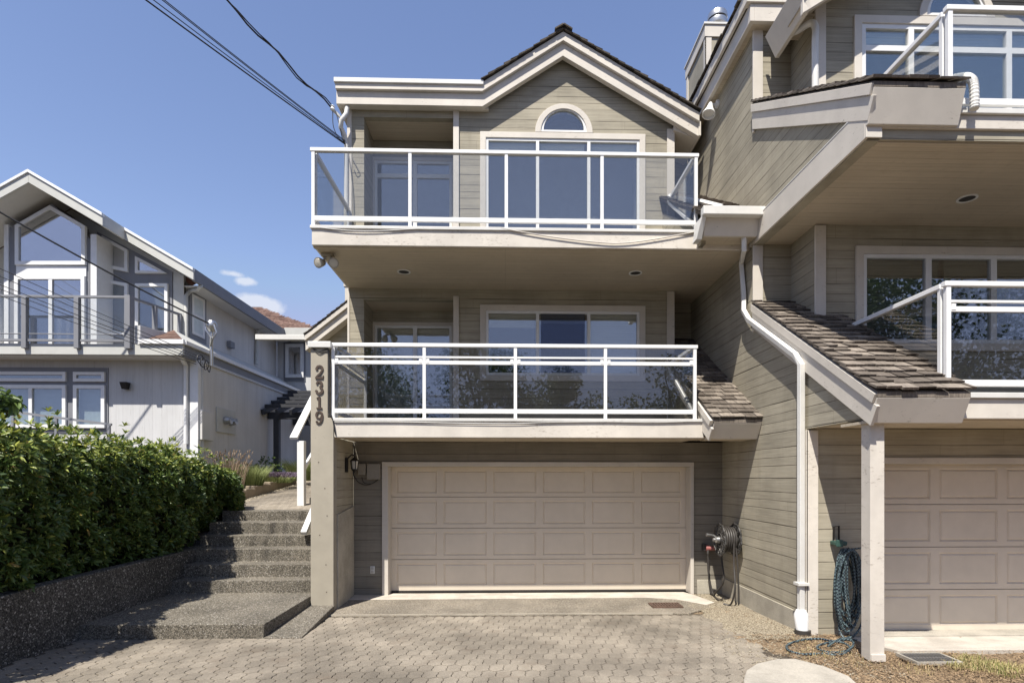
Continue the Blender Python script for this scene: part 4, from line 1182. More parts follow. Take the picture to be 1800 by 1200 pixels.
# lower wall with windows
lw = [(-24, .8), (ncx, .8), (ncx, zdk0 + .05), (-24, zdk0 + .05)]
bx0, bx1 = XY(-160, NL), XY(191, NL); bz1 = ZY(100, 646, NL); bz0 = ZY(100, 760, NL)
MB().plateY(lw, NL, NL + .15, [rect(bx0 + .1, bx1 - .1, bz0 + .1, bz1 - .1)]).build('lower_wall', M['n_wall'], NH)
MB().plateX([(NL + .001, .8), (19.59, .8), (19.59, zdk0 + .05), (NL + .001, zdk0 + .05)], ncx - .15, ncx).build('side_wall', M['n_side'], NH)
x1, x2, x3 = XY(119, NL), XY(132, NL), XY(187, NL)
zt1, zt2 = ZY(100, 654, NL), ZY(100, 671, NL)
zb1 = ZY(100, 677, NL)
win_l = MB().plateY(rect(bx0, bx1, bz0, bz1), NL - .02, NL + .03, [rect(bx0 + .12, x1 - .02, zt2 + .02, zt1 - .02), rect(x2 + .02, x3 - .02, zt2 + .02, zt1 - .02),
        rect(bx0 + .12, x1 - .02, bz0 + .12, zb1 - .02), rect(x2 + .02, x3 - .02, bz0 + .12, zb1 - .02)]).build('window_surround', M['n_dark'], NH)
def npane(parent, poly, Y, fw, name='window', glass='win_n', room='curtain', bars=()):
    """polygon window: white frame > pane, lining"""
    c = Vector((sum(p[0] for p in poly) / len(poly), sum(p[1] for p in poly) / len(poly)))
    # inset along edge normals
    def inset(pl, d):
        n = len(pl); out = []
        for i in range(n):
            a, b, e = Vector(pl[i - 1]), Vector(pl[i]), Vector(pl[(i + 1) % n])
            d1, d2 = (b - a).normalized(), (e - b).normalized()
            n1, n2 = Vector((-d1.y, d1.x)), Vector((-d2.y, d2.x))
            if n1.dot(c - b) < 0: n1 = -n1
            if n2.dot(c - b) < 0: n2 = -n2
            k = (n1 + n2); k = k / max(.25, k.dot(n1))
            out.append(tuple(b + k * d))
        return out
    hole = inset(poly, fw)
    mb = MB().plateY(poly, Y - .05, Y + .03, [hole])
    for b in bars:
        zs = [p[1] for p in hole]; mb.box(b - fw * .5, b + fw * .5, Y - .045, Y + .025, min(zs), max(zs))
    w = mb.build(name, M['n_white'], parent, .004)
    MB().plateY(inset(poly, fw * .6), Y - .012, Y - .004).build('pane', M[glass], w)
    MB().plateY(inset(poly, fw * .4), Y + .10, Y + .12).build('lining', M[room], w)
    return w
npane(NH, rect(bx0 + .1, x1, zt2, zt1), NL - .02, .07, glass='win'); npane(NH, rect(x2, x3, zt2, zt1), NL - .02, .07, glass='win')
npane(NH, rect(bx0 + .1, x1, bz0 + .1, zb1), NL - .02, .08, glass='win', bars=[XY(57, NL)]); npane(NH, rect(x2, x3, bz0 + .1, zb1), NL - .02, .08, glass='win')
# white corner board and downpipe on the lower corner
MB().box(ncx - .16, ncx + .03, NL - .03, NL - .001, .8, zdk0).build('corner_board', M['n_white'], NH, .004)
MB().box(ncx + .001, ncx + .03, NL, NL + .16, .8, zdk0).build('corner_board', M['n_white'], NH, .004)
q = [PY(318, 626, 12.75), PY(322, 634, 12.9), PY(327, 643, NL - .06), PY(327, 780, NL - .06)]
MB().tube(q, .05, 10).build('downpipe', M['n_white'], NH, smooth=True)
# deck
dkr = XY(322, ND)
dk = MB().box(-24, dkr - .01, ND + .06, NU, zdk0 + .02, zdk1 - .02).build('deck', M['n_soffit'], NH)
MB().box(-24, dkr, ND, ND + .059, zdk0, zdk1).build('fascia', M['n_fascia'], dk, .005)
MB().box(dkr - .06, dkr, ND + .06, back_e + .6, zdk0 - .02, zdk1).build('fascia', M['n_dark'], dk, .005)
MB().box(-24, dkr - .061, ND + .06, NL - .001, zdk0 - .02, zdk0 + .018).build('soffit', M['n_soffit'], dk)
MB().box(ncx + .031, dkr - .061, NL, back_e + .6, zdk0 - .02, zdk0 + .018).build('soffit', M['n_soffit'], dk)
# deck guard
rt = ZY(137, 520, ND - .03)
rg = MB(); rxr = XY(226, ND - .03)
rg.bar((-20, ND - .03, rt - .02), (rxr, ND - .03, rt - .02), .06, .05)
rgo = rg.build('railing', M['n_dark'], NH, .004)
b = MB(); b.bar((-20, ND - .03, zdk1 + .06), (rxr, ND - .03, zdk1 + .06), .05, .05); b.tube([(-20, ND - .03, zdk1 + .2), (rxr, ND - .03, zdk1 + .2)], .012, 6)
b.build('bottom_rail', M['n_dark'], rgo)
for px in (-140, -47, 45, 137):
    x = XY(px, ND - .03); MB().box(x - .05, x + .05, ND - .09, ND - .001, zdk0 + .12, rt - .05).build('post', M['n_dark'], rgo, .004)
MB().box(rxr - .05, rxr + .07, ND - .10, ND + .06, zdk0 + .12, rt + .01).build('post', M['n_dark'], rgo, .004)
MB().box(-20, rxr, ND - .034, ND - .026, zdk1 + .09, rt - .05).build('glass_panel', M['railglass'], rgo)
# return of the guard along the deck end, low parapet and the little hipped shingle roof
s = MB(); yb = NU - .05; sx = rxr + .03
s.bar((sx, ND, rt - .02), (sx + .35, yb, rt - .02), .05, .05)
for t in (.45, .97):
    s.box(sx + .35 * t - .04, sx + .35 * t + .04, ND + (yb - ND) * t - .04, ND + (yb - ND) * t + .04, zdk1, rt - .03)
s.build('return_rail', M['n_dark'], rgo)
MB().hexa([(sx + .05, ND + .05, zdk1), (sx + .17, ND + .05, zdk1), (sx + .6, yb, zdk1), (sx + .48, yb, zdk1), (sx + .05, ND + .05, zdk1 + .42), (sx + .17, ND + .05, zdk1 + .42), (sx + .6, yb, zdk1 + .42), (sx + .48, yb, zdk1 + .42)]).build('parapet', M['n_wall'], NH, .004)
MB().box(sx + .18, dkr + .03, ND - .05, ND + .02, zdk1 - .0, zdk1 + .10).build('gutter', M['n_white'], dk, .005)
MB().box(dkr - .02, dkr + .06, ND + .021, back_e + .6, zdk1 + .001, zdk1 + .09).build('gutter', M['n_white'], dk, .005)
hr = .55
A_, B_, C_ = Vector(PY(250, 599, ND + .03)), Vector((dkr, ND + .03, zdk1 + .08)), Vector((nux + .01, ND + .95, zdk1 + .08 + hr * .85))
D_ = Vector((dkr, back_e + .55, zdk1 + .08)); E_ = Vector((nux + .01, back_e + .55, zdk1 + .08 + hr * .85))
A_.z = B_.z
hip = MB().add([A_, B_, C_], [(0, 1, 2)])
MB().add([B_, D_, E_, C_], [(0, 1, 2, 3)]).build('side_flashing', M['n_fascia'], NH, recalc=False)
for k in range(1, 6):                                   # courses
    t0, t1 = k / 6, (k + .9) / 6
    up_ = Vector((0, -.006, .008))
    p = [A_.lerp(C_, t0), B_.lerp(C_, t0), B_.lerp(C_, t1), A_.lerp(C_, t1)]
    hip.add([q + up_ for q in p] + [p[0], p[1]], [(0, 1, 2, 3), (4, 5, 1, 0)])
hip.build('skirt_roof', M['shingle_red'], NH, recalc=False)
# upper walls: right bays, centre bay, pilasters
zu1 = lambda x: ridge[2] + .0 - rs * (x - ridge[0])
MB().plateY([(-24, zdk1), (nux, zdk1), (nux, zu1(nux) - .28), (ridge[0], ridge[2] - .28), (-24, zu1(2 * ridge[0] + 24) - .28)], NU, NU + .12).build('upper_wall', M['n_fascia'], NH)
MB().plateX([(NU + .001, zdk0), (19.59, zdk0), (19.59, eave_e[2] - .1), (NU + .001, eave_e[2] - .1)], nux - .12, nux).build('upper_side_wall', M['n_side'], NH)
# dark panels behind the glazing
pb = MB()
xa, xb = XY(17, NP), XY(158, NP)
pb.plateY([(xa, zdk1), (xb, zdk1), (xb, ZY(158, 420, NP)), (XY(91, NP), ZY(91, 358, NP)), (xa, ZY(17, 400, NP))], NP, NU - .001)
pbo = pb.build('centre_bay', M['n_dark'], NH, .004)
rb_ = MB().plateY([(XY(172, NU), zdk1), (XY(304, NU), zdk1), (XY(304, NU), ZY(304, 478, NU)), (XY(172, NU), ZY(172, 408, NU))], NU - .03, NU - .001).build('bay_panel', M['n_dark'], NH)
MB().box(XY(160, NP), XY(171, NP), NP - .02, NU - .001, zdk1, ZY(165, 412, NP)).build('pilaster', M['n_white'], NH, .004)
MB().box(XY(8, NP), XY(16, NP), NP - .02, NU - .001, zdk1, ZY(12, 395, NP)).build('pilaster', M['n_white'], NH, .004)
MB().box(XY(306, NU), nux + .03, NU - .03, NU - .001, zdk1, ZY(312, 484, NU)).build('pilaster', M['n_fascia'], NH, .004)
MB().box(XY(30, NP), XY(153, NP), NP - .03, NP - .001, ZY(90, 486, NP), ZY(90, 468, NP)).build('transom_band', M['n_white'], NH, .004)
P2 = lambda pts, Y: [(XY(a, Y), ZY(a, b, Y)) for a, b in pts]
npane(NH, P2([(30, 467), (153, 467), (153, 399), (91, 363), (30, 398)], NP), NP - .02, .085, 'gable_window', room='room')
npane(NH, P2([(29, 640), (152, 640), (152, 486), (29, 486)], NP), NP - .02, .085, 'sliding_door', room='room', bars=[XY(92, NP)])
npane(NH, P2([(183, 471), (228, 480), (228, 441), (183, 416)], NU), NU - .04, .075, 'window', room='room_dark')
npane(NH, P2([(183, 585), (228, 592), (228, 500), (183, 492)], NU), NU - .04, .075, 'window', glass='win')
npane(NH, P2([(241, 482), (296, 482), (270, 467), (241, 452)], NU), NU - .04, .07, 'window', room='room_dark')
npane(NH, P2([(241, 640), (298, 640), (298, 500), (241, 500)], NU), NU - .04, .075, 'window', glass='win')
npane(NH, P2([(-70, 640), (6, 640), (6, 500), (-70, 500)], NU), NU - .04, .085, 'sliding_door', room='curtain')
# roof planes, rakes, eaves
rf = MB(); top = .10
def roofplane(x0, z0, x1, z1, y0, y1, t=.12):
    rf.hexa([(x0, y0, z0), (x1, y0, z1), (x1, y1, z1), (x0, y1, z0), (x0, y0, z0 + t), (x1, y0, z1 + t), (x1, y1, z1 + t), (x0, y1, z0 + t)])
ex_, ez_ = eave_e[0], eave_e[2]
roofplane(ridge[0], ridge[2] - .16, prow_e[0] - .06, prow_e[2] - .16 + .06 * rs, 12.785, 13.49)
roofplane(ridge[0], ridge[2] - .165, ex_, zu1(ex_) - .165, 13.5, back_e + .5)
roofplane(ridge[0], ridge[2] - .16, 2 * ridge[0] - ex_, zu1(ex_) - .16, 12.785, back_e + .5)
nro = rf.build('roof', M['shingle_red'], NH)
def rake(x0, z0, x1, z1, y, name='fascia', m='n_fascia', d=.27):
    MB().plateY([(x0, z0 - .06), (x1, z1 - .06), (x1, z1 - d), (x0, z0 - d)], y, y + .06).build(name, M[m], nro, .004)
    MB().plateY([(x0, z0 + .005), (x1, z1 + .005), (x1, z1 - .059), (x0, z0 - .059)], y - .03, y + .08).build('drip_edge', M['n_white'], nro, .003)
rake(ridge[0] + .001, ridge[2], prow_e[0], prow_e[2], 12.72)
rake(ridge[0], ridge[2], 2 * ridge[0] - ex_, zu1(ex_), 12.72)
xj = prow_e[0] + .003
MB().hexa([(xj - .05, 12.781, zu1(xj) - .268), (xj, 12.781, zu1(xj) - .27), (xj, 13.45, zu1(xj) - .27), (xj - .05, 13.45, zu1(xj) - .27),
           (xj - .05, 12.781, zu1(xj)), (xj, 12.781, zu1(xj)), (xj, 13.45, zu1(xj)), (xj - .05, 13.45, zu1(xj))]).build('fascia', M['n_fascia'], nro, .004)
rake(xj, zu1(xj), ex_, zu1(ex_), 13.45)
MB().box(ex_ - .06, ex_ + .001, 13.512, back_e + .5, zu1(ex_) - .28, zu1(ex_) + .01).build('fascia', M['n_dark'], nro, .004)
# soffits
MB().hexa([(ridge[0], 12.79, ridge[2] - .25), (xj - .051, 12.79, zu1(xj) - .25), (xj - .051, NU, zu1(xj) - .25), (ridge[0], NU, ridge[2] - .25),
           (ridge[0], 12.79, ridge[2] - .22), (xj - .051, 12.79, zu1(xj) - .22), (xj - .051, NU, zu1(xj) - .22), (ridge[0], NU, ridge[2] - .22)]).build('soffit', M['n_soffit'], nro)
q0 = 2 * ridge[0] - ex_
MB().hexa([(q0, 12.79, zu1(ex_) - .25), (ridge[0] - .001, 12.79, ridge[2] - .25), (ridge[0] - .001, NU, ridge[2] - .25), (q0, NU, zu1(ex_) - .25),
           (q0, 12.79, zu1(ex_) - .22), (ridge[0] - .001, 12.79, ridge[2] - .22), (ridge[0] - .001, NU, ridge[2] - .22), (q0, NU, zu1(ex_) - .22)]).build('soffit', M['n_soffit'], nro)
MB().hexa([(xj, 13.52, zu1(xj) - .25), (ex_ - .061, 13.52, zu1(ex_) - .25), (ex_ - .061, NU, zu1(ex_) - .25), (xj, NU, zu1(xj) - .25),
           (xj, 13.52, zu1(xj) - .22), (ex_ - .061, 13.52, zu1(ex_) - .22), (ex_ - .061, NU, zu1(ex_) - .22), (xj, NU, zu1(xj) - .22)]).build('soffit', M['n_soffit'], nro)
MB().box(nux + .001, ex_ - .061, NU + .001, back_e + .5, zu1(ex_) - .27, zu1(ex_) - .24).build('soffit', M['n_soffit'], nro)
# side details: double hung window, pipes, vent, meters
def sideplate(pts, X, x1, x2, name, m, parent, holes=(), bevel=.003):
    c = lambda l: [PX(a, b, X)[1:] for a, b in l]
    return MB().plateX(c(pts), x1, x2, [c(h) for h in holes]).build(name, M[m], parent, bevel)
X0 = nux
sw = sideplate([(331, 602), (361, 617), (361, 520), (331, 506)], X0, X0 - .01, X0 + .03, 'side_window', 'n_dark', NH)
sideplate([(335, 586), (357, 596), (357, 527), (335, 516)], X0, X0 + .031, X0 + .05, 'frame', 'n_white', sw, [[(338, 551), (354, 557), (354, 530), (338, 521)], [(338, 582), (354, 590), (354, 562), (338, 556)]])
sideplate([(336, 584), (356, 594), (356, 529), (336, 518)], X0, X0 + .036, X0 + .04, 'pane', 'curtain', sw, bevel=0)
MB().tube([PX(353, 502, X0 + .5), PX(349, 509, X0 + .35), PX(333, 512, X0 + .06), PX(327, 520, X0 + .06), PX(327, 600, X0 + .06)], .05, 10).build('downpipe', M['n_fascia'], NH, smooth=True)
MB().tube([PX(471, 574, X0 + .45), PX(462, 576, X0 + .3), PX(452, 583, X0 + .06), PX(451, 640, X0 + .06)], .05, 10).build('downpipe', M['n_fascia'], NH, smooth=True)
v = PX(402, 606, X0); MB().box(X0 + .001, X0 + .12, v[1] - .12, v[1] + .12, v[2] - .09, v[2] + .09).build('vent_hood', M['n_dark'], NH, .01)
x = ncx
mt = PX(397, 740, x)
MB().box(x + .001, x + .035, mt[1] - .5, mt[1] + .45, mt[2] - .3, mt[2] + .3).build('meter_board', M['n_fascia'], NH, .005)
mm = MB()
for k in (-.12, .16): mm.lathe((x + .036, mt[1] + k, mt[2]), (1, 0, 0), [(0, .10), (.06, .10), (.10, .085), (.16, .08), (.17, .01)], 16)
mm.build('electric_meter', M['galv'], NH, smooth=True)
p1 = PX(358, 757, x); MB().box(x + .001, x + .10, p1[1] - .25, p1[1] + .25, p1[2] - .22, p1[2] + .45).build('service_panel', M['n_side'], NH, .01)
# service mast
ms = PX(372, 640, x + .25); mtop = PX(374, 572, x + .25)
MB().tube([(ms[0], ms[1], zdk0 - .1), (ms[0], ms[1], mtop[2] - .15)], .04, 10).build('mast', M['galv'], NH, smooth=True)
MB().tube([(ncx + .04, ms[1], 1.6), (ncx + .04, ms[1], zdk0 - .03)], .035, 10).build('conduit', M['n_side'], NH, smooth=True)
hd = MB().lathe((ms[0], ms[1], mtop[2] - .16), (0, 0, 1), [(0, .055), (.03, .07), (.10, .11), (.18, .12), (.25, .08), (.27, .01)], 16)
hd.tube([(ms[0] - .1, ms[1] - .1, mtop[2] - .02), (ms[0] - .05, ms[1] - .16, mtop[2] - .16), (ms[0] + .05, ms[1] - .12, mtop[2] - .32), (ms[0], ms[1] - .06, mtop[2] - .45)], .018, 6)
hd.tube([(ms[0] + .1, ms[1] - .1, mtop[2] - .02), (ms[0] + .17, ms[1] - .12, mtop[2] - .2), (ms[0] + .08, ms[1] - .12, mtop[2] - .36), (ms[0], ms[1] - .06, mtop[2] - .5)], .018, 6)
hd.build('weatherhead', M['galv'], NH, smooth=True)
# rear dark wing with a tall window, its own eave and roof
yr = 19.6
zr1 = ZY(500, 599, yr)
wx0, wx1 = XY(455, yr), XY(552, yr)
rwg = MB().plateY([(nux, .8), (wx1 + .2, .8), (wx1 + .2, zr1), (nux, zr1)], yr, yr + .15).build('rear_wing', M['n_wall'], NH)
wp = MB().plateY(P2([(499, 670), (537, 670), (537, 602), (499, 602)], yr), yr - .03, yr - .001).build('window_surround', M['n_dark'], NH)
npane(NH, P2([(503, 664), (535, 664), (535, 605), (503, 605)], yr), yr - .04, .11, 'window', room='room_dark')
eo = MB().box(nux, wx1 + .3, yr - .6, yr + 4, zr1, zr1 + .06).build('rear_roof', M['n_soffit'], NH)
MB().box(nux + .5, wx1 + .3, yr - .66, yr - .601, zr1 - .02, zr1 + .28).build('fascia', M['n_fascia'], eo, .004)
hp = MB(); hz = zr1 + .26
ap = PY(455, 540, 21.8); rt_ = Vector((wx1 + .3, yr - .6, hz)); lf_ = Vector((nux - 2, yr - .6, hz))
hp.add([lf_, rt_, ap, (ap[0] - 6, 24, ap[2]), (rt_.x, 27, hz)], [(0, 1, 2, 3), (1, 4, 2)])
e1 = Vector(ap) - rt_; 
shakes(hp, lf_, (1, 0, 0), (0, ap[1] - rt_.y, ap[2] - hz), rt_.x - lf_.x, Vector((0, ap[1] - rt_.y, ap[2] - hz)).length, expo=.13, wmin=.10, wmax=.18, thick=.01, seed=71, clip=lambda u, v: u < (rt_.x - lf_.x) - v * (rt_.x - ap[0]) / Vector((0, ap[1] - rt_.y, ap[2] - hz)).length)
hp.build('shingles', M['shingle_red'], eo, recalc=False)
# tiny lamp on the lower front wall
wlp = PY(225, 677, NL)
wlo = thing('wall_lamp', 'small square lamp on the grey front wall of the peaked glass house', 'wall lamp', (wlp[0], NL, wlp[2]))
MB().box(wlp[0] - .06, wlp[0] + .06, NL - .03, NL - .001, wlp[2] - .10, wlp[2] + .06).build('back_plate', M['galv'], wlo, .005)
MB().hexa([(wlp[0] - .05, NL - .15, wlp[2] - .1), (wlp[0] + .05, NL - .15, wlp[2] - .1), (wlp[0] + .05, NL - .031, wlp[2] - .1), (wlp[0] - .05, NL - .031, wlp[2] - .1),
           (wlp[0] - .08, NL - .18, wlp[2] + .05), (wlp[0] + .08, NL - .18, wlp[2] + .05), (wlp[0] + .08, NL - .031, wlp[2] + .05), (wlp[0] - .08, NL - .031, wlp[2] + .05)]).build('lamp_body', M['dark_metal'], wlo, .004)

# sloping dark handrail in front of the lower windows
hr1 = MB(); a_, b_ = PY(-20, 718, 12.6), PY(196, 746, 12.6)
hr1.bar(a_, b_, .05, .05)
hro = tag(hr1.build('garden_handrail', M['n_dark']), 'thin charcoal sloping handrail in front of the neighbouring lower windows', 'handrail')
for t in (.2, .55, .98):
    p = Vector(a_).lerp(Vector(b_), t); MB().box(p.x - .025, p.x + .025, p.y - .025, p.y + .025, bank(0, p.y) - .1, p.z - .02).build('post', M['n_dark'], hro)

# pergola by the side door
pe = thing('pergola', 'black stained timber pergola with slanting rafters beside the grey side wall', 'pergola', (-6.5, 17, 1.7))
yp0, yp1 = 17.0, 19.0
pxs = XY(487, yp0)
zpb = ZY(487, 735, yp0)
MB().box(pxs - .08, pxs + .08, yp0 - .08, yp0 + .08, 1.4, zpb).build('post', M['pergola'], pe, .005)
MB().box(pxs + 1.55, pxs + 1.7, yp0 + .9, yp0 + 1.05, 1.4, zpb - .05).build('post', M['pergola'], pe, .005)
MB().box(pxs - .25, pxs + 2.2, yp0 - .07, yp0 + .07, zpb - .02, zpb + .18).build('beam', M['pergola'], pe, .005)
MB().box(pxs - .25, pxs + 2.2, yp1 - .07, yp1 + .07, zpb - .02, zpb + .18).build('beam', M['pergola'], pe, .005)
for k in range(6):
    x = pxs - .22 + k * .40
    MB().bar((x, yp0 - .5, zpb + .12), (x, yp1 + .3, zpb + 1.05), .07, .16).build('rafter', M['pergola'], pe, .004)
for k in range(5):
    y = yp0 - .2 + k * .45
    MB().bar((pxs - .4, y, zpb + .34 + k * .17), (pxs + 2.2, y, zpb + .34 + k * .17), .06, .09).build('cross_slat', M['pergola'], pe, .004)

# white handrail at the head of the steps
hrx = thing('stair_handrail', 'white painted timber handrail with a stout newel beside the house corner', 'handrail', (-3.9, 11, 1.36))
nw = PY(530, 885, 11.0)
MB().box(nw[0] - .065, nw[0] + .065, 10.94, 11.07, pz(0, 11) - .02, ZY(531, 775, 11)).build('newel', M['vinyl'], hrx, .006)
t0, t1 = Vector(PY(516, 770, 10.9)), Vector(PY(552, 697, 12.6))
MB().bar(t0, t1, .14, .05).build('rail', M['vinyl'], hrx, .005)
b0, b1 = Vector(PY(533, 826, 11.05)), Vector(PY(552, 792, 12.6))
MB().bar(b0, b1, .05, .09).build('lower_rail', M['vinyl'], hrx, .005)
l0, l1 = Vector(PY(534, 937, 9.15)), Vector(PY(552, 893, 9.65))
lr = MB().bar(l0, l1, .09, .07)
lr.build('stair_rail_end', M['vinyl'], hrx, .005)
# block steps behind the newel
bs = MB()
for k in range(3):
    bs.box(nw[0] + .08, XL - .05, 11.2 + k * .35, 12.9, pz(0, 11) - .05 + k * .19, pz(0, 11) + .14 + k * .19)
tag(bs.build('block_steps', M['agg'], None, .012), 'short flight of dark block steps behind the white newel post', 'steps')

# ================================================================== PLANTS
def leafmat(name, a, b, rough=.38, sub=.0, spec=.5):
    t = NT(name); r = t.island(); p = t.pos()
    col = t.mix(t.ramp(r, 0, 1, 0, 1, False), (*a, 1), (*b, 1))
    pr = t.n("ShaderNodeBsdfPrincipled", {"Base Color": col, "Roughness": rough, "Specular IOR Level": spec})
    tr = t.n("ShaderNodeBsdfTranslucent", {"Color": t.mulv(col, 1.5)})
    mx = t.n("ShaderNodeMixShader", {0: .22, 1: pr.outputs[0], 2: tr.outputs[0]})
    t.t.links.new(mx.outputs[0], t.out.inputs["Surface"])
    return t.m
M['laurel'] = leafmat('laurel_leaves', (.042, .080, .020), (.145, .205, .050), .38)
M['laurel_new_sunlit'] = leafmat('young_sunlit_laurel_leaves', (.22, .28, .055), (.42, .44, .10), .42)  # new growth, with the hedge top's sunlight put into its colour
M['laurel_old'] = leafmat('yellowed_laurel_leaves', (.22, .15, .04), (.38, .27, .08), .5)
M['shrub'] = leafmat('shrub_leaves', (.05, .09, .02), (.13, .19, .045), .45)
M['lav'] = leafmat('lavender_leaves', (.14, .17, .07), (.26, .29, .11), .7, spec=.2)
M['reed'] = leafmat('russet_grass', (.20, .14, .10), (.36, .28, .20), .8, spec=.2)
M['purple'] = leafmat('purple_flowers', (.15, .115, .17), (.26, .20, .27), .8, spec=.2)
M['tree_leaf'] = leafmat('tree_leaves', (.03, .055, .015), (.08, .12, .03), .5)
M['bark'] = mk_soil('bark', (.05, .035, .025), (.13, .10, .075), 30)
M['core'] = simple('hedge_inner_shade', (.012, .016, .007), .95)

def leaves(name, sprigs, mat, lmin, lmax, wr, per, seed, parent=None, droop=.25, spread=(35, 75), mats=None, slotfn=None):
    """folded pointed leaves in whorls. sprigs: list of (point, direction)"""
    rg_ = np.random.RandomState(seed)
    P = np.array([s[0] for s in sprigs]); D = np.array([s[1] for s in sprigs]); D /= np.linalg.norm(D, axis=1)[:, None]
    n = len(P); k = per
    P = np.repeat(P, k, 0); D = np.repeat(D, k, 0); m = n * k
    ref = np.where(np.abs(D[:, 2:3]) < .9, np.array([[0, 0, 1.]]), np.array([[1., 0, 0]]))
    A = np.cross(D, ref); A /= np.linalg.norm(A, axis=1)[:, None]; B = np.cross(D, A)
    phi = np.tile(np.arange(k) * 2.399, n) + np.repeat(rg_.rand(n) * 6.28, k)
    th = np.radians(rg_.uniform(spread[0], spread[1], m)) * np.tile(np.linspace(1.15, .45, k), n)
    out = A * np.cos(phi)[:, None] + B * np.sin(phi)[:, None]
    L = D * np.cos(th)[:, None] + out * np.sin(th)[:, None]
    Wd = np.cross(L, D); nn = np.linalg.norm(Wd, axis=1)[:, None]; Wd = Wd / np.where(nn < 1e-5, 1, nn)
    Nn = np.cross(Wd, L)
    ln = rg_.uniform(lmin, lmax, m)[:, None]; w = ln * wr * rg_.uniform(.8, 1.2, m)[:, None]
    base = P + D * (np.tile(np.linspace(-.05, .02, k), n)[:, None]) * lmax * 6 * .12
    dr = np.array([[0, 0, -1.]]) * ln * droop * rg_.uniform(.3, 1.2, m)[:, None]
    fold = Nn * w * .28
    v0 = base; tip = base + L * ln + dr
    mid1 = base + L * ln * .33 + dr * .12; mid2 = base + L * ln * .7 + dr * .5
    verts = np.stack([v0, mid1 + Wd * w * .46 + fold, mid2 + Wd * w * .36 + fold * .8, tip, mid2 - Wd * w * .36 + fold * .8, mid1 - Wd * w * .46 + fold, mid1, mid2], 1).reshape(-1, 3)
    fpat = np.array([[0, 6, 1], [0, 5, 6], [2, 7, 3], [7, 4, 3]]); qpat = np.array([[1, 6, 7, 2], [6, 5, 4, 7]])
    off = (np.arange(m) * 8)[:, None, None]
    tri = (fpat[None] + off).reshape(-1, 3); quad = (qpat[None] + off).reshape(-1, 4)
    me = bpy.data.meshes.new(name)
    me.vertices.add(len(verts)); me.vertices.foreach_set("co", verts.astype(np.float32).ravel())
    nl_ = tri.size + quad.size
    me.loops.add(nl_); me.loops.foreach_set("vertex_index", np.concatenate([tri.ravel(), quad.ravel()]).astype(np.int32))
    me.polygons.add(len(tri) + len(quad))
    st_ = np.concatenate([np.arange(len(tri)) * 3, tri.size + np.arange(len(quad)) * 4]).astype(np.int32)
    me.polygons.foreach_set("loop_start", st_)
    try: me.polygons.foreach_set("loop_total", np.concatenate([np.full(len(tri), 3), np.full(len(quad), 4)]).astype(np.int32))
    except Exception: pass
    me.polygons.foreach_set("use_smooth", np.ones(len(tri) + len(quad), bool))
    for x in (mats or [mat]): me.materials.append(M[x])
    if mats and slotfn is not None:
        sl_ = slotfn(P, rg_).astype(np.int32)
        mi = np.concatenate([np.repeat(sl_, 4), np.repeat(sl_, 2)])
        me.polygons.foreach_set("material_index", mi)
    me.update(calc_edges=True); me.validate()
    o = bpy.data.objects.new(name, me); put(o, parent)
    return o

# laurel hedge on the retaining wall: a lumpy mass of whorled leaves
def hedge_top(y):
    return np.interp(y, [0, 4.2, 5.2, 6.0, 7.0, 8.0, 9.0, 9.8, 10.4, 10.9], [2.22, 2.28, 2.36, 2.34, 2.29, 2.21, 2.15, 2.05, 1.92, 1.55])
def lump(y, z):
    return .10 * math.sin(y * 2.3 + z * 1.1) + .07 * math.sin(y * 5.1 - z * 4.3 + 1) + .05 * math.sin(z * 6.7 + y * 9.1)
def front_x(y, z):
    t = hedge_top(y); b = .72 + max(0, y - 8.8) * .3
    s = (z - b) / max(.2, t - b)
    prof_ = np.interp(s, [0, .35, .75, .92, 1.0], [-.06, .10, .30, .24, .08])
    return -4.95 + prof_ + lump(y, z) - max(0, y - 9.9) * .5
rg_ = np.random.RandomState(12)
spr = []
while len(spr) < 9000:
    y = rg_.uniform(1.2, 10.65); t = hedge_top(y); u = rg_.rand()
    if u < .72:                                         # face towards the drive
        z = .70 + max(0, y - 8.8) * .3 + (t - .70 - max(0, y - 8.8) * .3) * rg_.rand() ** .9
        dep = rg_.rand() ** 2 * .28
        x = front_x(y, z) - dep
        d = (.9, rg_.uniform(-.5, .2), rg_.uniform(.1, 1.1))
    else:                                               # top
        x = rg_.uniform(-7.0, -4.75); dep = rg_.rand() ** 2 * .2
        z = t + .10 * math.sin(x * 3 + y * 2) + .06 * math.sin(y * 6.1 + x * 5) - dep
        if x > front_x(y, t) + .1: continue
        d = (rg_.uniform(-.3, .7), rg_.uniform(-.6, .3), 1)
    spr.append(((x, y, z), d))
for _ in range(420):                                    # loose shoots standing above the clipped top
    y = rg_.uniform(1.2, 10.4); x = rg_.uniform(-6.2, -4.72); t = hedge_top(y)
    spr.append(((min(x, front_x(y, t) + .12), y, t + .05 + rg_.rand() ** 2 * .20), (rg_.uniform(-.4, .5), rg_.uniform(-.5, .4), 1.3)))
for _ in range(900):                                    # rounded far end
    a = rg_.uniform(-.3, 1.7); z = rg_.uniform(1.25, 2.0); r_ = .75 - .5 * max(0, (z - 1.6)) - rg_.rand() ** 2 * .2
    spr.append(((-5.42 + r_ * math.cos(a), 10.1 + r_ * .8 * math.sin(a), z), (math.cos(a), math.sin(a), .6)))
hedge = thing('laurel_hedge', 'long dense laurel hedge with glossy pointed leaves on the low retaining wall', 'hedge', (-5.4, 6, .7))
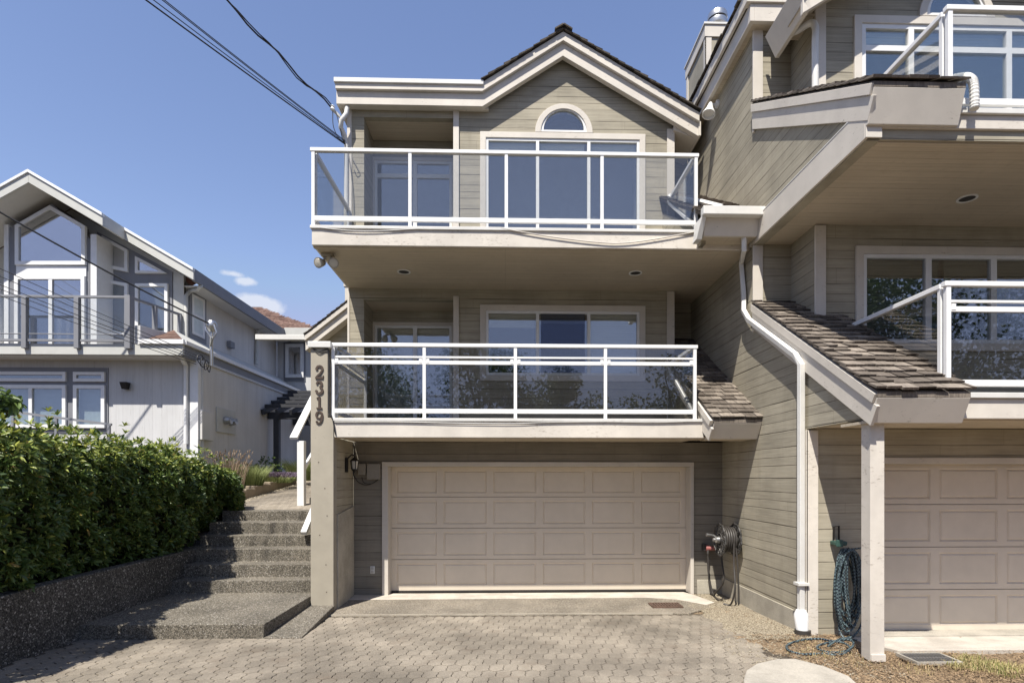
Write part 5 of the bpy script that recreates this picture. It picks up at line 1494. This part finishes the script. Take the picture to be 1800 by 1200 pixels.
leaves('foliage', spr, 'laurel', .066, .112, .32, 7, 5, hedge, .26, (30, 80), ['laurel', 'laurel_new_sunlit', 'laurel_old'],
       lambda P, g: np.where(g.rand(len(P)) < .012, 2, (g.rand(len(P)) < np.clip((P[:, 2] - 1.8) * 1.2, 0.04, .55)).astype(int)))  # share of bright leaves rises with height, painting in the sunlit top
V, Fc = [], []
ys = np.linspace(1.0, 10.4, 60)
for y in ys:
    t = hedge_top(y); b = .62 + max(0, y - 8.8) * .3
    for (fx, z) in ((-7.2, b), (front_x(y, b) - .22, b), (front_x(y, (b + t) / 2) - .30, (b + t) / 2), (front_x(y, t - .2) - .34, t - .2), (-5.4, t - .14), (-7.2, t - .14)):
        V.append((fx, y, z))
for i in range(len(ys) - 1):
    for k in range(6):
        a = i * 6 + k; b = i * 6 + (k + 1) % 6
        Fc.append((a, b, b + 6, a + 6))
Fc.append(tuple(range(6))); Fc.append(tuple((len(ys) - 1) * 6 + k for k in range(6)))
MB().add(V, Fc).build('stems', M['core'], hedge)  # near-black solid core, not single stems; inner shade is put into its colour

# taller loose shrub at the left edge
def bush(name, label, cat, c, rad, n, mat, lmin, lmax, wr, per, seed, up=.7, stems=5, flat=1.0, group=None):
    t = thing(name, label, cat, c, group); r = np.random.RandomState(seed); sp_ = []
    for _ in range(n):
        d = r.normal(size=3); d /= np.linalg.norm(d); rr = r.rand() ** .4
        p = np.array(c) + np.array([0, 0, rad * .55 * flat]) + d * np.array([rad, rad, rad * flat]) * rr * (1 + .25 * math.sin(5 * d[0] + 3 * d[1] + 7 * d[2]))
        if p[2] < c[2]: p[2] = c[2] + r.rand() * .05
        sp_.append((tuple(p), tuple(d + np.array([0, 0, up]))))
    leaves('foliage', sp_, mat, lmin, lmax, wr, per, seed, t)
    sb_ = MB(); rr_ = random.Random(seed)
    for _ in range(stems):
        a = rr_.uniform(0, 6.28); e = (c[0] + math.cos(a) * rad * .5, c[1] + math.sin(a) * rad * .5, c[2] + rad * flat)
        sb_.tube([(c[0] + rr_.uniform(-.05, .05), c[1] + rr_.uniform(-.05, .05), c[2] - .05), ((c[0] + e[0]) / 2, (c[1] + e[1]) / 2, c[2] + rad * flat * .6), e], [.014, .01, .005], 5)
    sb_.build('stems', M['bark'], t)
    return t
# arching spray of bright leaves above the hedge
ys_ = thing('young_shrub', 'bright green arching shrub poking up above the hedge at the left edge', 'shrub', (-5.6, 5.6, 1.9))
sp_ = []; stm = MB(); r = random.Random(4)
for k in range(9):
    b0 = Vector(PY(r.uniform(-30, 8), r.uniform(728, 748), 5.75)); tip = Vector(PY(r.uniform(-30, 42), r.uniform(676, 716), 5.65 + r.uniform(-.2, .2)))
    md = (b0 + tip) / 2 + Vector((0, 0, .05)); path = smooth_path([b0, md, tip], 5); stm.tube(path, [.006 - .004 * i / len(path) for i in range(len(path))], 5)
    for i, p in enumerate(path[2:]):
        sp_.append((tuple(p), tuple((path[min(i + 3, len(path) - 1)] - path[i + 1]))))
stm.build('stems', M['bark'], ys_)
leaves('foliage', sp_, 'shrub', .06, .11, .48, 2, 9, ys_, .3, (45, 80))

bush('low_hedge', 'small clipped dark evergreen shrub row beside the grey side wall', 'shrub', (-6.55, 13.2, 1.45), .62, 800, 'laurel', .05, .09, .4, 6, 21, flat=.85)
bush('low_hedge', 'low dark evergreen mound next to the pergola post', 'shrub', (-6.6, 15.6, 1.55), .7, 800, 'laurel', .05, .09, .4, 6, 22, flat=.75)

def tuft(name, label, cat, c, n, h, spread, mat, seed, w=.004, lean=.5, flower=None):
    t = thing(name, label, cat, c); r = random.Random(seed); mb = MB(); fb = MB()
    for _ in range(n):
        a = r.uniform(0, 6.28); q = r.random() ** .5; hh = h * r.uniform(.6, 1.1)
        b = Vector((c[0] + math.cos(a) * q * spread * .45, c[1] + math.sin(a) * q * spread * .45, c[2]))
        o = Vector((math.cos(a), math.sin(a), 0)) * q * lean * hh; s = Vector((-math.sin(a + .6), math.cos(a + .6), 0)) * w
        m = b + o * .4 + Vector((0, 0, hh * .6)); e = b + o + Vector((0, 0, hh))
        mb.add([b - s, b + s, m + s, m - s, e], [(0, 1, 2, 3), (3, 2, 4)])
        if flower and r.random() < .7:
            f0 = e; f1 = e + (e - m).normalized() * .07
            fb.tube([f0, (f0 + f1) / 2, f1], [.004, .010, .003], 5)
    mb.slot = 1; mb.add(fb.v, fb.f)
    mb.build('blades', [M[mat], M[flower or mat]], t, recalc=False)
    return t
tuft('ornamental_grass', 'upright russet seed grass behind the hedge end', 'ornamental grass', (-5.85, 12.2, 1.60), 200, .74, .62, 'reed', 3, .005, .35, 'reed')
tuft('lavender', 'yellow green lavender clump in front of the russet grass', 'lavender', (-5.72, 12.9, 1.70), 900, .46, .60, 'lav', 5, .004, .7)
tuft('lavender', 'yellow green lavender clump behind the white newel post', 'lavender', (-5.25, 15.0, 1.80), 900, .55, .75, 'lav', 6, .005, .7)
tuft('low_flowers', 'low purple flowering mat between the two lavender clumps', 'flowers', (-5.55, 14.0, 1.75), 700, .2, .80, 'lav', 7, .004, .8, 'purple')
kb_ = MB()
M['edging'] = mk_lightcon('edging_block', (.33, .27, .2))
for k in range(9):
    y = 11.15 + k * .47; x = -5.45 - (y - 10.5) * .05
    kb_.box(x - .13, x + .10, y, y + .455, pz(0, y) - .1, pz(0, y) + .20 + .012 * (k % 2))
tag(kb_.build('planter_edging', M['edging'], None, .02), 'row of tan edging blocks along the paved path by the lavender', 'planter edging')
rb2 = bush('red_flower_shrub', 'small dark shrub with red blooms by the pergola doorway', 'shrub', (-5.35, 18.2, 1.75), .35, 160, 'laurel', .05, .08, .4, 5, 33)

# trees and houses across the street, seen in the reflections
def tree(label, x, y, h, rad, seed):
    t = thing('street_tree', label, 'tree', (x, y, .2), 'trees across the street'); r = np.random.RandomState(seed); rr = random.Random(seed)
    tb = MB(); tb.tube([(x, y, .1), (x + .1, y, h * .35), (x - .1, y + .1, h * .7)], [.22, .16, .06], 8)
    cl_ = []
    for k in range(int(30 * max(1, (rad / 3.2) ** 2))):
        a = rr.uniform(0, 6.28); q = rr.uniform(.15, .85); zz = h * rr.uniform(.38, .95); sh_ = math.sin(min(1, (zz / h - .3) / .7) * 2.6 + .25)
        p = Vector((x + math.cos(a) * q * rad * sh_, y + math.sin(a) * q * rad * sh_, zz)); cl_.append(p)
        if k % 3 == 0: tb.tube([(x, y, zz * .55), ((x + p.x) / 2, (y + p.y) / 2, zz * .8), tuple(p)], [.09, .05, .02], 5)
    tb.build('trunk', M['bark'], t)
    sp_ = []
    for p in cl_:
        for _ in range(110):
            d = r.normal(size=3); d /= np.linalg.norm(d)
            sp_.append((tuple(np.array(p) + d * min(rad, 3.4) * .34 * r.rand() ** .5), tuple(d + np.array([0, 0, .4]))))
    leaves('crown', sp_, 'tree_leaf', .11, .20, .5, 4, seed, t)
tree('broad dark street tree reflected in the lower glass', -7.5, -14.5, 9.2, 3.6, 91)
tree('round street tree across the road', -1.4, -15.5, 9.6, 3.4, 92)
tree('small bushy street tree across the road', 2.8, -14.0, 7.6, 2.6, 93)
tree('tall spreading street tree far along the road to the right', 19.0, -13.0, 12.5, 5.0, 95)
tree('leafy street tree across the road by the corner', 9.5, -15.0, 8.4, 3.4, 94)

# ================================================================== FIXTURES AND SMALL THINGS
def downlight(px, py, z, label, dy=0):
    d = ray(px, py); t = (z - H) / d.z; c = (d.x * t, d.y * t, z)
    o = thing('recessed_light', label, 'ceiling light', c, 'recessed soffit lights')
    mb = MB().lathe((c[0], c[1], z - .012), (0, 0, 1), [(0, .105), (.002, .115), (.012, .115)], 32)
    mb = MB(); n = 32
    ring = lambda r_, zz: [(c[0] + r_ * math.cos(6.2832 * k / n), c[1] + r_ * math.sin(6.2832 * k / n), zz) for k in range(n)]
    A, B, Cc, D = ring(.105, z - .001), ring(.105, z - .014), ring(.082, z - .014), ring(.082, z - .001)
    f = []
    for s in range(3):
        for k in range(n): f.append((s * n + k, s * n + (k + 1) % n, (s + 1) * n + (k + 1) % n, (s + 1) * n + k))
    mb.add(A + B + Cc + D, f).build('trim_ring', M['white'], o, smooth=True)
    MB().lathe((c[0], c[1], z - .006), (0, 0, 1), [(0, .082), (.004, .082)], 32).build('lamp_can', M['dark_hole'], o)
downlight(710, 477, Z2U + .008, 'round recessed light in the left half of the upper balcony soffit')
downlight(1117, 479, Z2U + .008, 'round recessed light near the right end of the upper balcony soffit')
downlight(1700, 348, Z2U + .018, 'large looking round recessed light in the projecting soffit at the right')

# twin flood lamps under the balcony corner
flp = PZ(578, 447, Z2U + .0)
fl0 = thing('flood_light', 'twin round flood lamps under the left corner of the upper balcony', 'flood light', flp)
MB().box(flp[0] - .09, flp[0] + .06, flp[1] - .06, flp[1] + .10, Z2U - .035, Z2U + .006).build('mount', M['post'], fl0, .006)
for k, (ox, dx) in enumerate(((-.11, -.35), (.075, .25))):
    c = Vector((flp[0] + ox, flp[1] - .02, Z2U - .13)); ax = Vector((dx, -.85, -.35)).normalized()
    h = MB().lathe(c - ax * .08, ax, [(0, .02), (.02, .045), (.08, .062), (.13, .075), (.14, .075), (.14, .062)], 20).build('lamp_head', M['post'], fl0, smooth=True)
    MB().lathe(c + ax * .052, ax, [(0, .064), (.012, .055), (.018, .01)], 20).build('lens', M['bulb'], h, smooth=True)
    MB().tube([(flp[0] + ox * .4, flp[1], Z2U - .03), c - ax * .05], .016, 8).build('arm', M['post'], fl0)

# spot lamp high on the party wall
sc_ = PX(1262, 196, XW)
so = thing('spot_light', 'white cone shaped spot lamp high on the taupe party wall', 'spot light', (XW, sc_[1], sc_[2]))
MB().lathe((XW, sc_[1], sc_[2] + .12), (-1, 0, 0), [(0, .065), (.03, .06), (.032, .02)], 16).build('mount', M['vinyl'], so, smooth=True)
MB().tube([(XW - .03, sc_[1], sc_[2] + .12), (XW - .12, sc_[1], sc_[2] + .10)], .02, 8).build('arm', M['vinyl'], so)
MB().lathe((XW - .12, sc_[1], sc_[2] + .13), Vector((-.25, -.25, -1)), [(0, .03), (.06, .045), (.12, .06), (.22, .105), (.235, .105), (.235, .09), (.20, .08)], 20).build('shade', M['vinyl'], so, smooth=True)

# coach lantern on the wing wall
lp = PX(608, 818, px1)
lo_ = thing('wall_lantern', 'dark coach lantern on the wing wall beside the number post', 'wall lantern', (lp[0], lp[1], lp[2]))
lx, ly, lz = lp[0] + .13, lp[1], lp[2]
MB().box(px1 - .003, px1 + .025, ly - .05, ly + .05, lz - .10, lz + .12).build('back_plate', M['dark_metal'], lo_, .008)
MB().tube([(px1 + .02, ly, lz + .10), (px1 + .08, ly, lz + .16), (lx, ly, lz + .15)], .012, 8).build('arm', M['dark_metal'], lo_)
MB().lathe((lx, ly, lz + .15), (0, 0, -1), [(0, .012), (.03, .02), (.05, .05), (.075, .075), (.08, .075)], 6).build('cap', M['dark_metal'], lo_)
MB().lathe((lx, ly, lz + .068), (0, 0, -1), [(0, .058), (.12, .042), (.121, .01)], 6).build('glass', M['bulb'], lo_)
cg = MB()
for k in range(6):
    a = 6.2832 * k / 6 + .0
    cg.tube([(lx + .062 * math.cos(a), ly + .062 * math.sin(a), lz + .07), (lx + .045 * math.cos(a), ly + .045 * math.sin(a), lz - .055)], .006, 5)
cg.lathe((lx, ly, lz - .05), (0, 0, -1), [(0, .05), (.02, .045), (.04, .02), (.055, .008)], 6)
cg.build('cage', M['dark_metal'], lo_)

# meter boxes and wiring beside the garage door
u0 = PY(640, 826, YG)
ub = thing('utility_box', 'small taupe painted utility boxes with looping wires left of the garage door', 'utility box', (u0[0], YG, u0[2]))
a0 = PY(631, 843, YG - .02); a1 = PY(644, 815, YG - .02)
MB().box(a0[0], a1[0], YG - .10, YG - .001, a0[2] + .08, a1[2] - .0).build('narrow_box', M['box_grey'], ub, .008)
a0 = PY(646, 842, YG - .02); a1 = PY(669, 815, YG - .02)
MB().box(a0[0], a1[0], YG - .07, YG - .001, a0[2], a1[2]).build('wide_box', M['box_grey'], ub, .006)
wr = MB(); P_ = lambda x, y: Vector(PY(x, y, YG - .03))
wr.tube(smooth_path([P_(622, 835), P_(630, 847), P_(645, 852), P_(660, 846), P_(668, 838)]), .006, 6); wr.tube(smooth_path([P_(636, 838), P_(640, 848), P_(652, 850), P_(662, 844)]), .005, 6)
wr.tube(smooth_path([P_(621, 778), P_(623, 800), P_(621, 830), P_(623, 838)]), .007, 6)
wr.build('wires', M['black'], ub)
ol = PY(655, 1001, YG)
oo = thing('electrical_outlet', 'white weatherproof outlet low on the wall left of the garage door', 'outlet', (ol[0], YG, ol[2]))
MB().box(ol[0] - .035, ol[0] + .035, YG - .012, YG - .001, ol[2] - .06, ol[2] + .06).build('cover_plate', M['outlet'], oo, .004)
MB().box(ol[0] - .02, ol[0] + .02, YG - .022, YG - .0125, ol[2] - .048, ol[2] - .008).box(ol[0] - .02, ol[0] + .02, YG - .022, YG - .0125, ol[2] + .008, ol[2] + .048).build('socket', M['galv'], oo, .003)

# tap with red handle
tp = PY(1240, 962, YG - .02)
to = thing('garden_tap', 'wall tap with a faded red cover beside the garage door', 'tap', (tp[0], YG, tp[2]))
MB().tube([(tp[0], YG, tp[2] + .02), (tp[0], YG - .10, tp[2] + .02), (tp[0] - .0, YG - .13, tp[2] - .03), (tp[0] - .0, YG - .13, tp[2] - .09)], .02, 10).build('spout', M['rubber'], to, smooth=True)
MB().lathe((tp[0] - .02, YG - .10, tp[2] + .005), (1, -.2, -.05), [(0, .05), (.02, .052), (.10, .034), (.15, .03), (.155, .005)], 14).build('handle', M['red'], to, smooth=True)
MB().box(tp[0] - .06, tp[0] - .015, YG - .11, YG - .001, tp[2] - .05, tp[2] + .07).build('valve_body', M['rubber'], to, .01)

# cast iron hose reel on the party wall
rc_ = Vector(PX(1300, 948, XW - .0)); ry_, rz_ = rc_.y, rc_.z
reel = thing('hose_reel', 'black scrolled iron hose reel fixed to the party wall', 'hose reel', (XW, ry_, rz_))
RR = .235
def flange(x, name):
    mb = MB(); C0 = Vector((x, ry_, rz_))
    pt = lambda r_, a: C0 + Vector((0, r_ * math.cos(a), r_ * math.sin(a)))
    mb.tube([pt(RR, 6.2832 * k / 36) for k in range(36)], .011, 6, True)
    mb.tube([pt(RR * .42, 6.2832 * k / 24) for k in range(24)], .010, 6, True)
    for k in range(10):
        a = 6.2832 * k / 10
        mb.tube([pt(RR * .42, a), pt(RR * .98, a + .12)], .008, 5)
        c2 = pt(RR * .72, a + .38); ro = RR * .22
        sp2 = [c2 + Vector((0, ro * (1 - q / 26) * math.cos(a + q * .5), ro * (1 - q / 26) * math.sin(a + q * .5))) for q in range(24)]
        mb.tube(sp2, .009, 5)
        mb.tube([pt(RR * 1.0 + .012 * math.sin(j * 1.57), a + j * .157) for j in range(5)], .012, 5)
    mb.lathe(C0 - Vector((.012, 0, 0)), (1, 0, 0), [(0, .06), (.024, .06)], 18)
    return mb.build(name, M['iron'], reel)
flange(XW - .30, 'flange'); flange(XW - .07, 'flange')
MB().lathe((XW, ry_, rz_), (-1, 0, 0), [(0, .08), (.02, .08), (.021, .03), (.30, .03), (.31, .05), (.36, .045), (.37, .03), (.40, .028), (.405, .005)], 18).build('axle', M['galv'], reel, smooth=True)
MB().tube([(XW - .31, ry_, rz_), (XW - .33, ry_ + .10, rz_ + .04), (XW - .34, ry_ + .14, rz_ + .05), (XW - .45, ry_ + .14, rz_ + .06)], [.014, .014, .016, .026], 10).build('crank_handle', M['galv'], reel, smooth=True)
MB().box(XW - .02, XW - .0005, ry_ - .08, ry_ + .08, rz_ - .16, rz_ + .16).build('wall_plate', M['iron'], reel, .01)
hz_ = MB(); r = random.Random(3)
coil = []
for k in range(10 * 20):
    a = 6.2832 * k / 20; q = k / 200; layer = int(q * 2)
    coil.append((XW - .10 - .165 * abs(((q * 2) % 2) - (0 if layer == 0 else 1)) * 1.0, ry_ + (RR * .62 + layer * .03) * math.cos(a), rz_ + (RR * .62 + layer * .03) * math.sin(a)))
hz_.tube(coil, .0145, 7)
e0 = Vector(coil[-1])
hz_.tube(smooth_path([(XW - .16, ry_ - RR * .8, rz_ - .03), (XW - .17, ry_ - RR * .9, rz_ - .35), (XW - .19, ry_ - .30, .28), (XW - .22, ry_ - .22, gz(3, 8) + .03), (XW - .3, ry_ - .15, .02)]), .0135, 7)
tpo = Vector((tp[0], YG - .13, tp[2] - .09))
hz_.tube(smooth_path([tpo, tpo + Vector((.01, 0, -.3)), tpo + Vector((.06, -.06, -.62)), Vector(PX(1258, 1041, XW - .25)), Vector(PX(1272, 1020, XW - .22)), Vector((XW - .2, ry_ + .18, .62)), Vector((XW - .2, ry_ + .17, rz_ - .05))]), .0135, 7)
hz_.tube(smooth_path([tpo + Vector((.0, -.02, -.05)), tpo + Vector((.03, -.02, -.55)), Vector((tp[0] + .05, 8.85, .04)), Vector((3.22, 8.5, .025)), Vector((3.33, 8.6, .03))]), .010, 6)
hz_.tube(smooth_path([Vector((XW - .12, ry_ - RR * .7, rz_ - .1)), Vector((XW - .1, ry_ - RR * .8, .5)), Vector((XW - .1, ry_ - RR * .85, .03))]), .012, 6)
tag(hz_.build('garden_hose', M['rubber'], None, smooth=True), 'dark garden hose looped between the red tap and the iron reel', 'garden hose')

# chequered hose hanging on a hook beside the corner post
def mk_cheq():
    t = NT('chequered_hose'); p = t.pos()
    c = t.n("ShaderNodeTexChecker", {"Vector": p, "Scale": 52.0, "Color1": (.006, .009, .02, 1), "Color2": (.10, .145, .155, 1)}).outputs[0]
    n = t.noise(p, 60, 3)
    return t.finish(t.mulv(c, t.ramp(n, .2, .8, .7, 1.3)), .5, None, .4)
M['cheq'] = mk_cheq()
hk = Vector(PY(1469, 951, RG - .02))
ho = thing('hose_hanger', 'green plastic hose hanger with a tall handle on the siding by the corner post', 'hose hanger', (hk.x, RG, hk.z))
M['green_plastic'] = simple('green_plastic', (.03, .075, .06), .5)
MB().box(hk.x - .06, hk.x + .08, RG - .12, RG - .001, hk.z - .04, hk.z + .01).build('bracket', M['green_plastic'], ho, .012)
MB().box(hk.x - .06, hk.x + .02, RG - .14, RG - .121, hk.z - .05, hk.z + .03).build('front_lip', M['green_plastic'], ho, .008)
MB().tube([(hk.x - .035, RG - .04, hk.z + .02), (hk.x - .035, RG - .04, hk.z + .17), (hk.x + .025, RG - .04, hk.z + .18), (hk.x + .025, RG - .04, hk.z + .02)], .011, 8).build('handle', M['dark_metal'], ho)
ch_ = MB(); r = random.Random(17); cc0 = Vector((hk.x + .09, RG - .11, hk.z - .08))
loops = []
for k in range(13):
    wd = r.uniform(.085, .175); ht = r.uniform(.68, .93); ox = r.uniform(-.03, .035); oy = r.uniform(-.085, .05); tw = r.uniform(-.05, .05)
    pts = []
    for j in range(28):
        a = 6.2832 * j / 28; s_ = math.sin(a)
        sq = 1.0 if s_ < 0 else .75
        pts.append((cc0.x + ox + wd * math.cos(a) * (1 - .18 * (1 + s_) / 2) + tw * (s_ - 1) + r.uniform(-.003, .003), cc0.y + oy + .02 * math.sin(a * 2 + k), cc0.z - ht / 2 + ht / 2 * s_ + r.uniform(-.01, .012)))
    ch_.tube(pts, .0115, 7, True)
gx, gy = cc0.x, RG - .15
ch_.tube(smooth_path([(cc0.x - .10, gy + .02, cc0.z - .55), (cc0.x - .13, gy, .20), (cc0.x - .12, gy - .06, .075), (cc0.x - .05, gy - .2, .075)]), .0115, 7)
ch_.tube(smooth_path([(cc0.x + .12, gy + .02, cc0.z - .5), (cc0.x + .14, gy, .25), (cc0.x + .02, gy - .05, .09), (cc0.x - .2, gy - .15, .08)]), .0115, 7)
g_ = [PZ(x, y, .085) for x, y in ((1500, 1118), (1470, 1126), (1440, 1122), (1410, 1124), (1385, 1132), (1386, 1142), (1410, 1149), (1445, 1148), (1475, 1150), (1495, 1140), (1480, 1128), (1450, 1130), (1436, 1138), (1460, 1146), (1490, 1142), (1500, 1128), (1478, 1122), (1455, 1135))]
ch_.tube(smooth_path(g_, 6), .0115, 7)
ch_.tube(smooth_path([(cc0.x + .05, gy + .05, cc0.z - .02), (cc0.x + .0, gy + .0, cc0.z + .0), (cc0.x + .14, gy, cc0.z + .02)]), .0115, 7)
tag(ch_.build('garden_hose', M['cheq'], None, smooth=True), 'blue chequered garden hose coiled on a hanger and trailing on the mulch', 'garden hose')

# ================================================================== CABLES
def sag(a, b, s, n=24):
    a, b = Vector(a), Vector(b)
    return [a.lerp(b, i / n) - Vector((0, 0, s * 4 * (i / n) * (1 - i / n))) for i in range(n + 1)]
def through(a, px, py, Y, to_y):
    """continue the line from a through the point seen at px, py on plane Y, out to plane to_y"""
    a = Vector(a); p = Vector(PY(px, py, Y)); t = (to_y - a.y) / (p.y - a.y); return a + (p - a) * t
def cable(pts, r_, label, name='power_cable', group=None, cat='cable'):
    return tag(MB().tube(pts, r_, 6).build(name, M['black'], None, smooth=True), label, cat, group)
br = Vector(PY(585, 193, 9.75))
bk_ = thing('service_bracket', 'white cable bracket under the left end of the flat eave', 'cable bracket', br)
MB().bar(br, Vector(PY(604, 212, 9.85)), .035, .035).build('arm', M['gutter'], bk_)
MB().lathe(br - Vector((.0, .02, .03)), (0, 0, 1), [(0, .02), (.02, .04), (.05, .03), (.07, .04), (.09, .02)], 12).build('insulator', M['white'], bk_, smooth=True)
# thick twisted service drop
main = [br.lerp(through(br, 402, 0, 8.2, 1.0), i / 60) for i in range(61)]
L = (main[-1] - main[0]).length
tw1 = []; tw2 = []
for i, p in enumerate(main):
    s_ = i / 60; dz_ = -.35 * math.sin(s_ * math.pi) * .3 + .035 * math.sin(i * 1.3)
    tw1.append(p + Vector((.0, 0, dz_))); tw2.append(p + Vector((.02 * math.cos(i * .8), .02 * math.sin(i * .8), dz_ + .035 * math.sin(i * .75 + 1))))
cable(tw1, .013, 'thick black service cable running from the eave bracket to the top of the picture')
cable(tw2, .009, 'thinner wire twisted round the thick service cable above the balcony')
end_ = Vector(PY(607, 254, 9.82))
for k, (ex, lb) in enumerate(((271, 'lowest black telephone cable slanting to the upper balcony corner'), (284, 'second thin cable from below slanting to the upper balcony corner'), (299, 'third thin cable from below slanting to the upper balcony corner'), (303, 'topmost thin cable slanting to the upper balcony corner'))):
    e = through(end_, ex, 0, 7.3, 0.5)
    o_ = Vector((0, 0, .02 * k))
    cable([p + o_ * (1 - i / 24) for i, p in enumerate(sag(end_, e, .10 + .02 * k))], .010 if k == 0 else .006, lb, group='cables to the upper balcony corner')
dr = MB(); dr.tube(smooth_path([br, Vector(PY(586, 222, 9.7)), Vector(PY(596, 244, 9.75)), end_]), .007, 6); dr.tube(smooth_path([br + Vector((.05, 0, -.03)), Vector(PY(597, 222, 9.72)), Vector(PY(602, 244, 9.78)), end_]), .007, 6)
tag(dr.build('drip_loop', M['black'], None, smooth=True), 'two short black drip loops hanging between bracket and wall corner', 'cable')
wl_ = MB(); wl_.tube(smooth_path([end_, Vector(PY(612, 270, YW - .03)), Vector(PY(616, 295, YW - .03)), Vector(PY(620, 340, YW - .03)), Vector(PY(622, 390, YW - .03))]), .007, 6)
wl_.tube(smooth_path([Vector(PY(618, 275, YW - .03)), Vector(PY(626, 290, YW - .03)), Vector(PY(631, 300, YW - .03)), Vector(PY(626, 304, YW - .03)), Vector(PY(620, 292, YW - .03))]), .006, 6)
tag(wl_.build('wall_cable', M['box_grey'], None, smooth=True), 'grey cable with a small coil running down the left wall edge behind the upper glass', 'cable')
# cables to the neighbour's mast
mh = Vector((ms[0], ms[1] - .1, mtop[2]))
e = through(mh, 0, 333, 11.0, 2.0)
cable(sag(mh, mh + (Vector(PY(0, 333, 11.0)) - mh) * 3.2, .5), .018, 'thick black service cable slanting down to the mast of the grey house')
lowe = Vector(PX(345, 632, ncx + .2))
for k, (yy, lb) in enumerate(((462, 'topmost of the thin wires slanting across the grey house deck'), (474, 'second of the thin wires slanting across the grey house deck'), (487, 'third thin wire slanting across the grey house deck'), (493, 'fourth thin wire slanting across the grey house deck'), (503, 'lowest of the thin wires slanting across the grey house deck'))):
    p = Vector(PY(0, yy, 11.0)); s0 = lowe + Vector((0, 0, -.05 * k + .1))
    cable(sag(s0, s0 + (p - s0) * 3.0, .12 + .02 * k), .007, lb, group='thin wires to the grey house')
tc = MB(); r = random.Random(8)
for k in range(4):
    c = Vector(PX(352 + k * 5, 632 + k * 3, ncx + .18)); tc.tube([c + Vector((.02 * math.sin(j), .10 * math.cos(j * .6 + k), .11 * math.sin(j * .6 + k) - .02 * k)) for j in range(11)], .010, 5)
tag(tc.build('cable_coils', M['black'], None, smooth=True), 'tangled coils of cable under the eave below the mast', 'cable')
# cables on the balcony faces
fc = [PY(x, y, YF - .02) for x, y in ((552, 399), (610, 405), (660, 406), (720, 403), (800, 399), (880, 400))]
tag(MB().tube(smooth_path(fc), .006, 6).build('fascia_cable', M['gutter'], None, smooth=True), 'pale cable sagging along the left part of the upper balcony fascia', 'cable')
fc = [PY(x, y, YF - .02) for x, y in ((880, 401), (960, 415), (1050, 426), (1100, 427), (1160, 419), (1236, 405))]
tag(MB().tube(smooth_path(fc), .008, 6).build('fascia_cable', M['trim'], None, smooth=True), 'cream cable sagging deeply along the right part of the upper balcony fascia', 'cable')
fc = [PY(578, y, YF - .012 + .17) for y in (615, 640, 670, 700, 735)]
pc = MB(); pc.tube(smooth_path([(px0 + .03, YF - .03, ptop - .0), (px0 + .12, YF - .035, ptop - .045), (px0 + .22, YF - .03, ptop - .02), (XY(577, YF) + .01, YF - .02, ptop - .05), (XY(577, YF) + .015, YF - .01, 3.2), (XY(577, YF) + .012, YF - .015, 2.78), (px1 - .02, YF - .03, 2.72), (px1 + .02, YF - .015, 2.5), (px1 + .03, YF + .02, 2.42)]), .007, 6)
pc.tube(smooth_path([(px0 + .04, YF - .03, ptop - .02), (px0 + .12, YF - .035, ptop - .075), (px0 + .21, YF - .03, ptop - .05), (XY(577, YF) + .015, YF - .025, ptop - .12), (XY(577, YF) + .022, YF - .02, 3.1), (XY(577, YF) + .018, YF - .03, 2.80), (px1 - .005, YF - .03, 2.66), (px1 + .03, YF - .015, 2.47)]), .006, 6)
tag(pc.build('post_cable', M['black'], None, smooth=True), 'black cable looped under the post cap and running down beside the numbers', 'cable')
fc = [PY(x, y, YF - .02) for x, y in ((588, 741), (700, 741), (800, 743), (900, 744), (960, 742), (1060, 741), (1150, 742), (1232, 740))]
tag(MB().tube(smooth_path(fc), .005, 6).build('fascia_cable', M['gutter'], None, smooth=True), 'thin cable running along the top of the lower balcony fascia', 'cable')
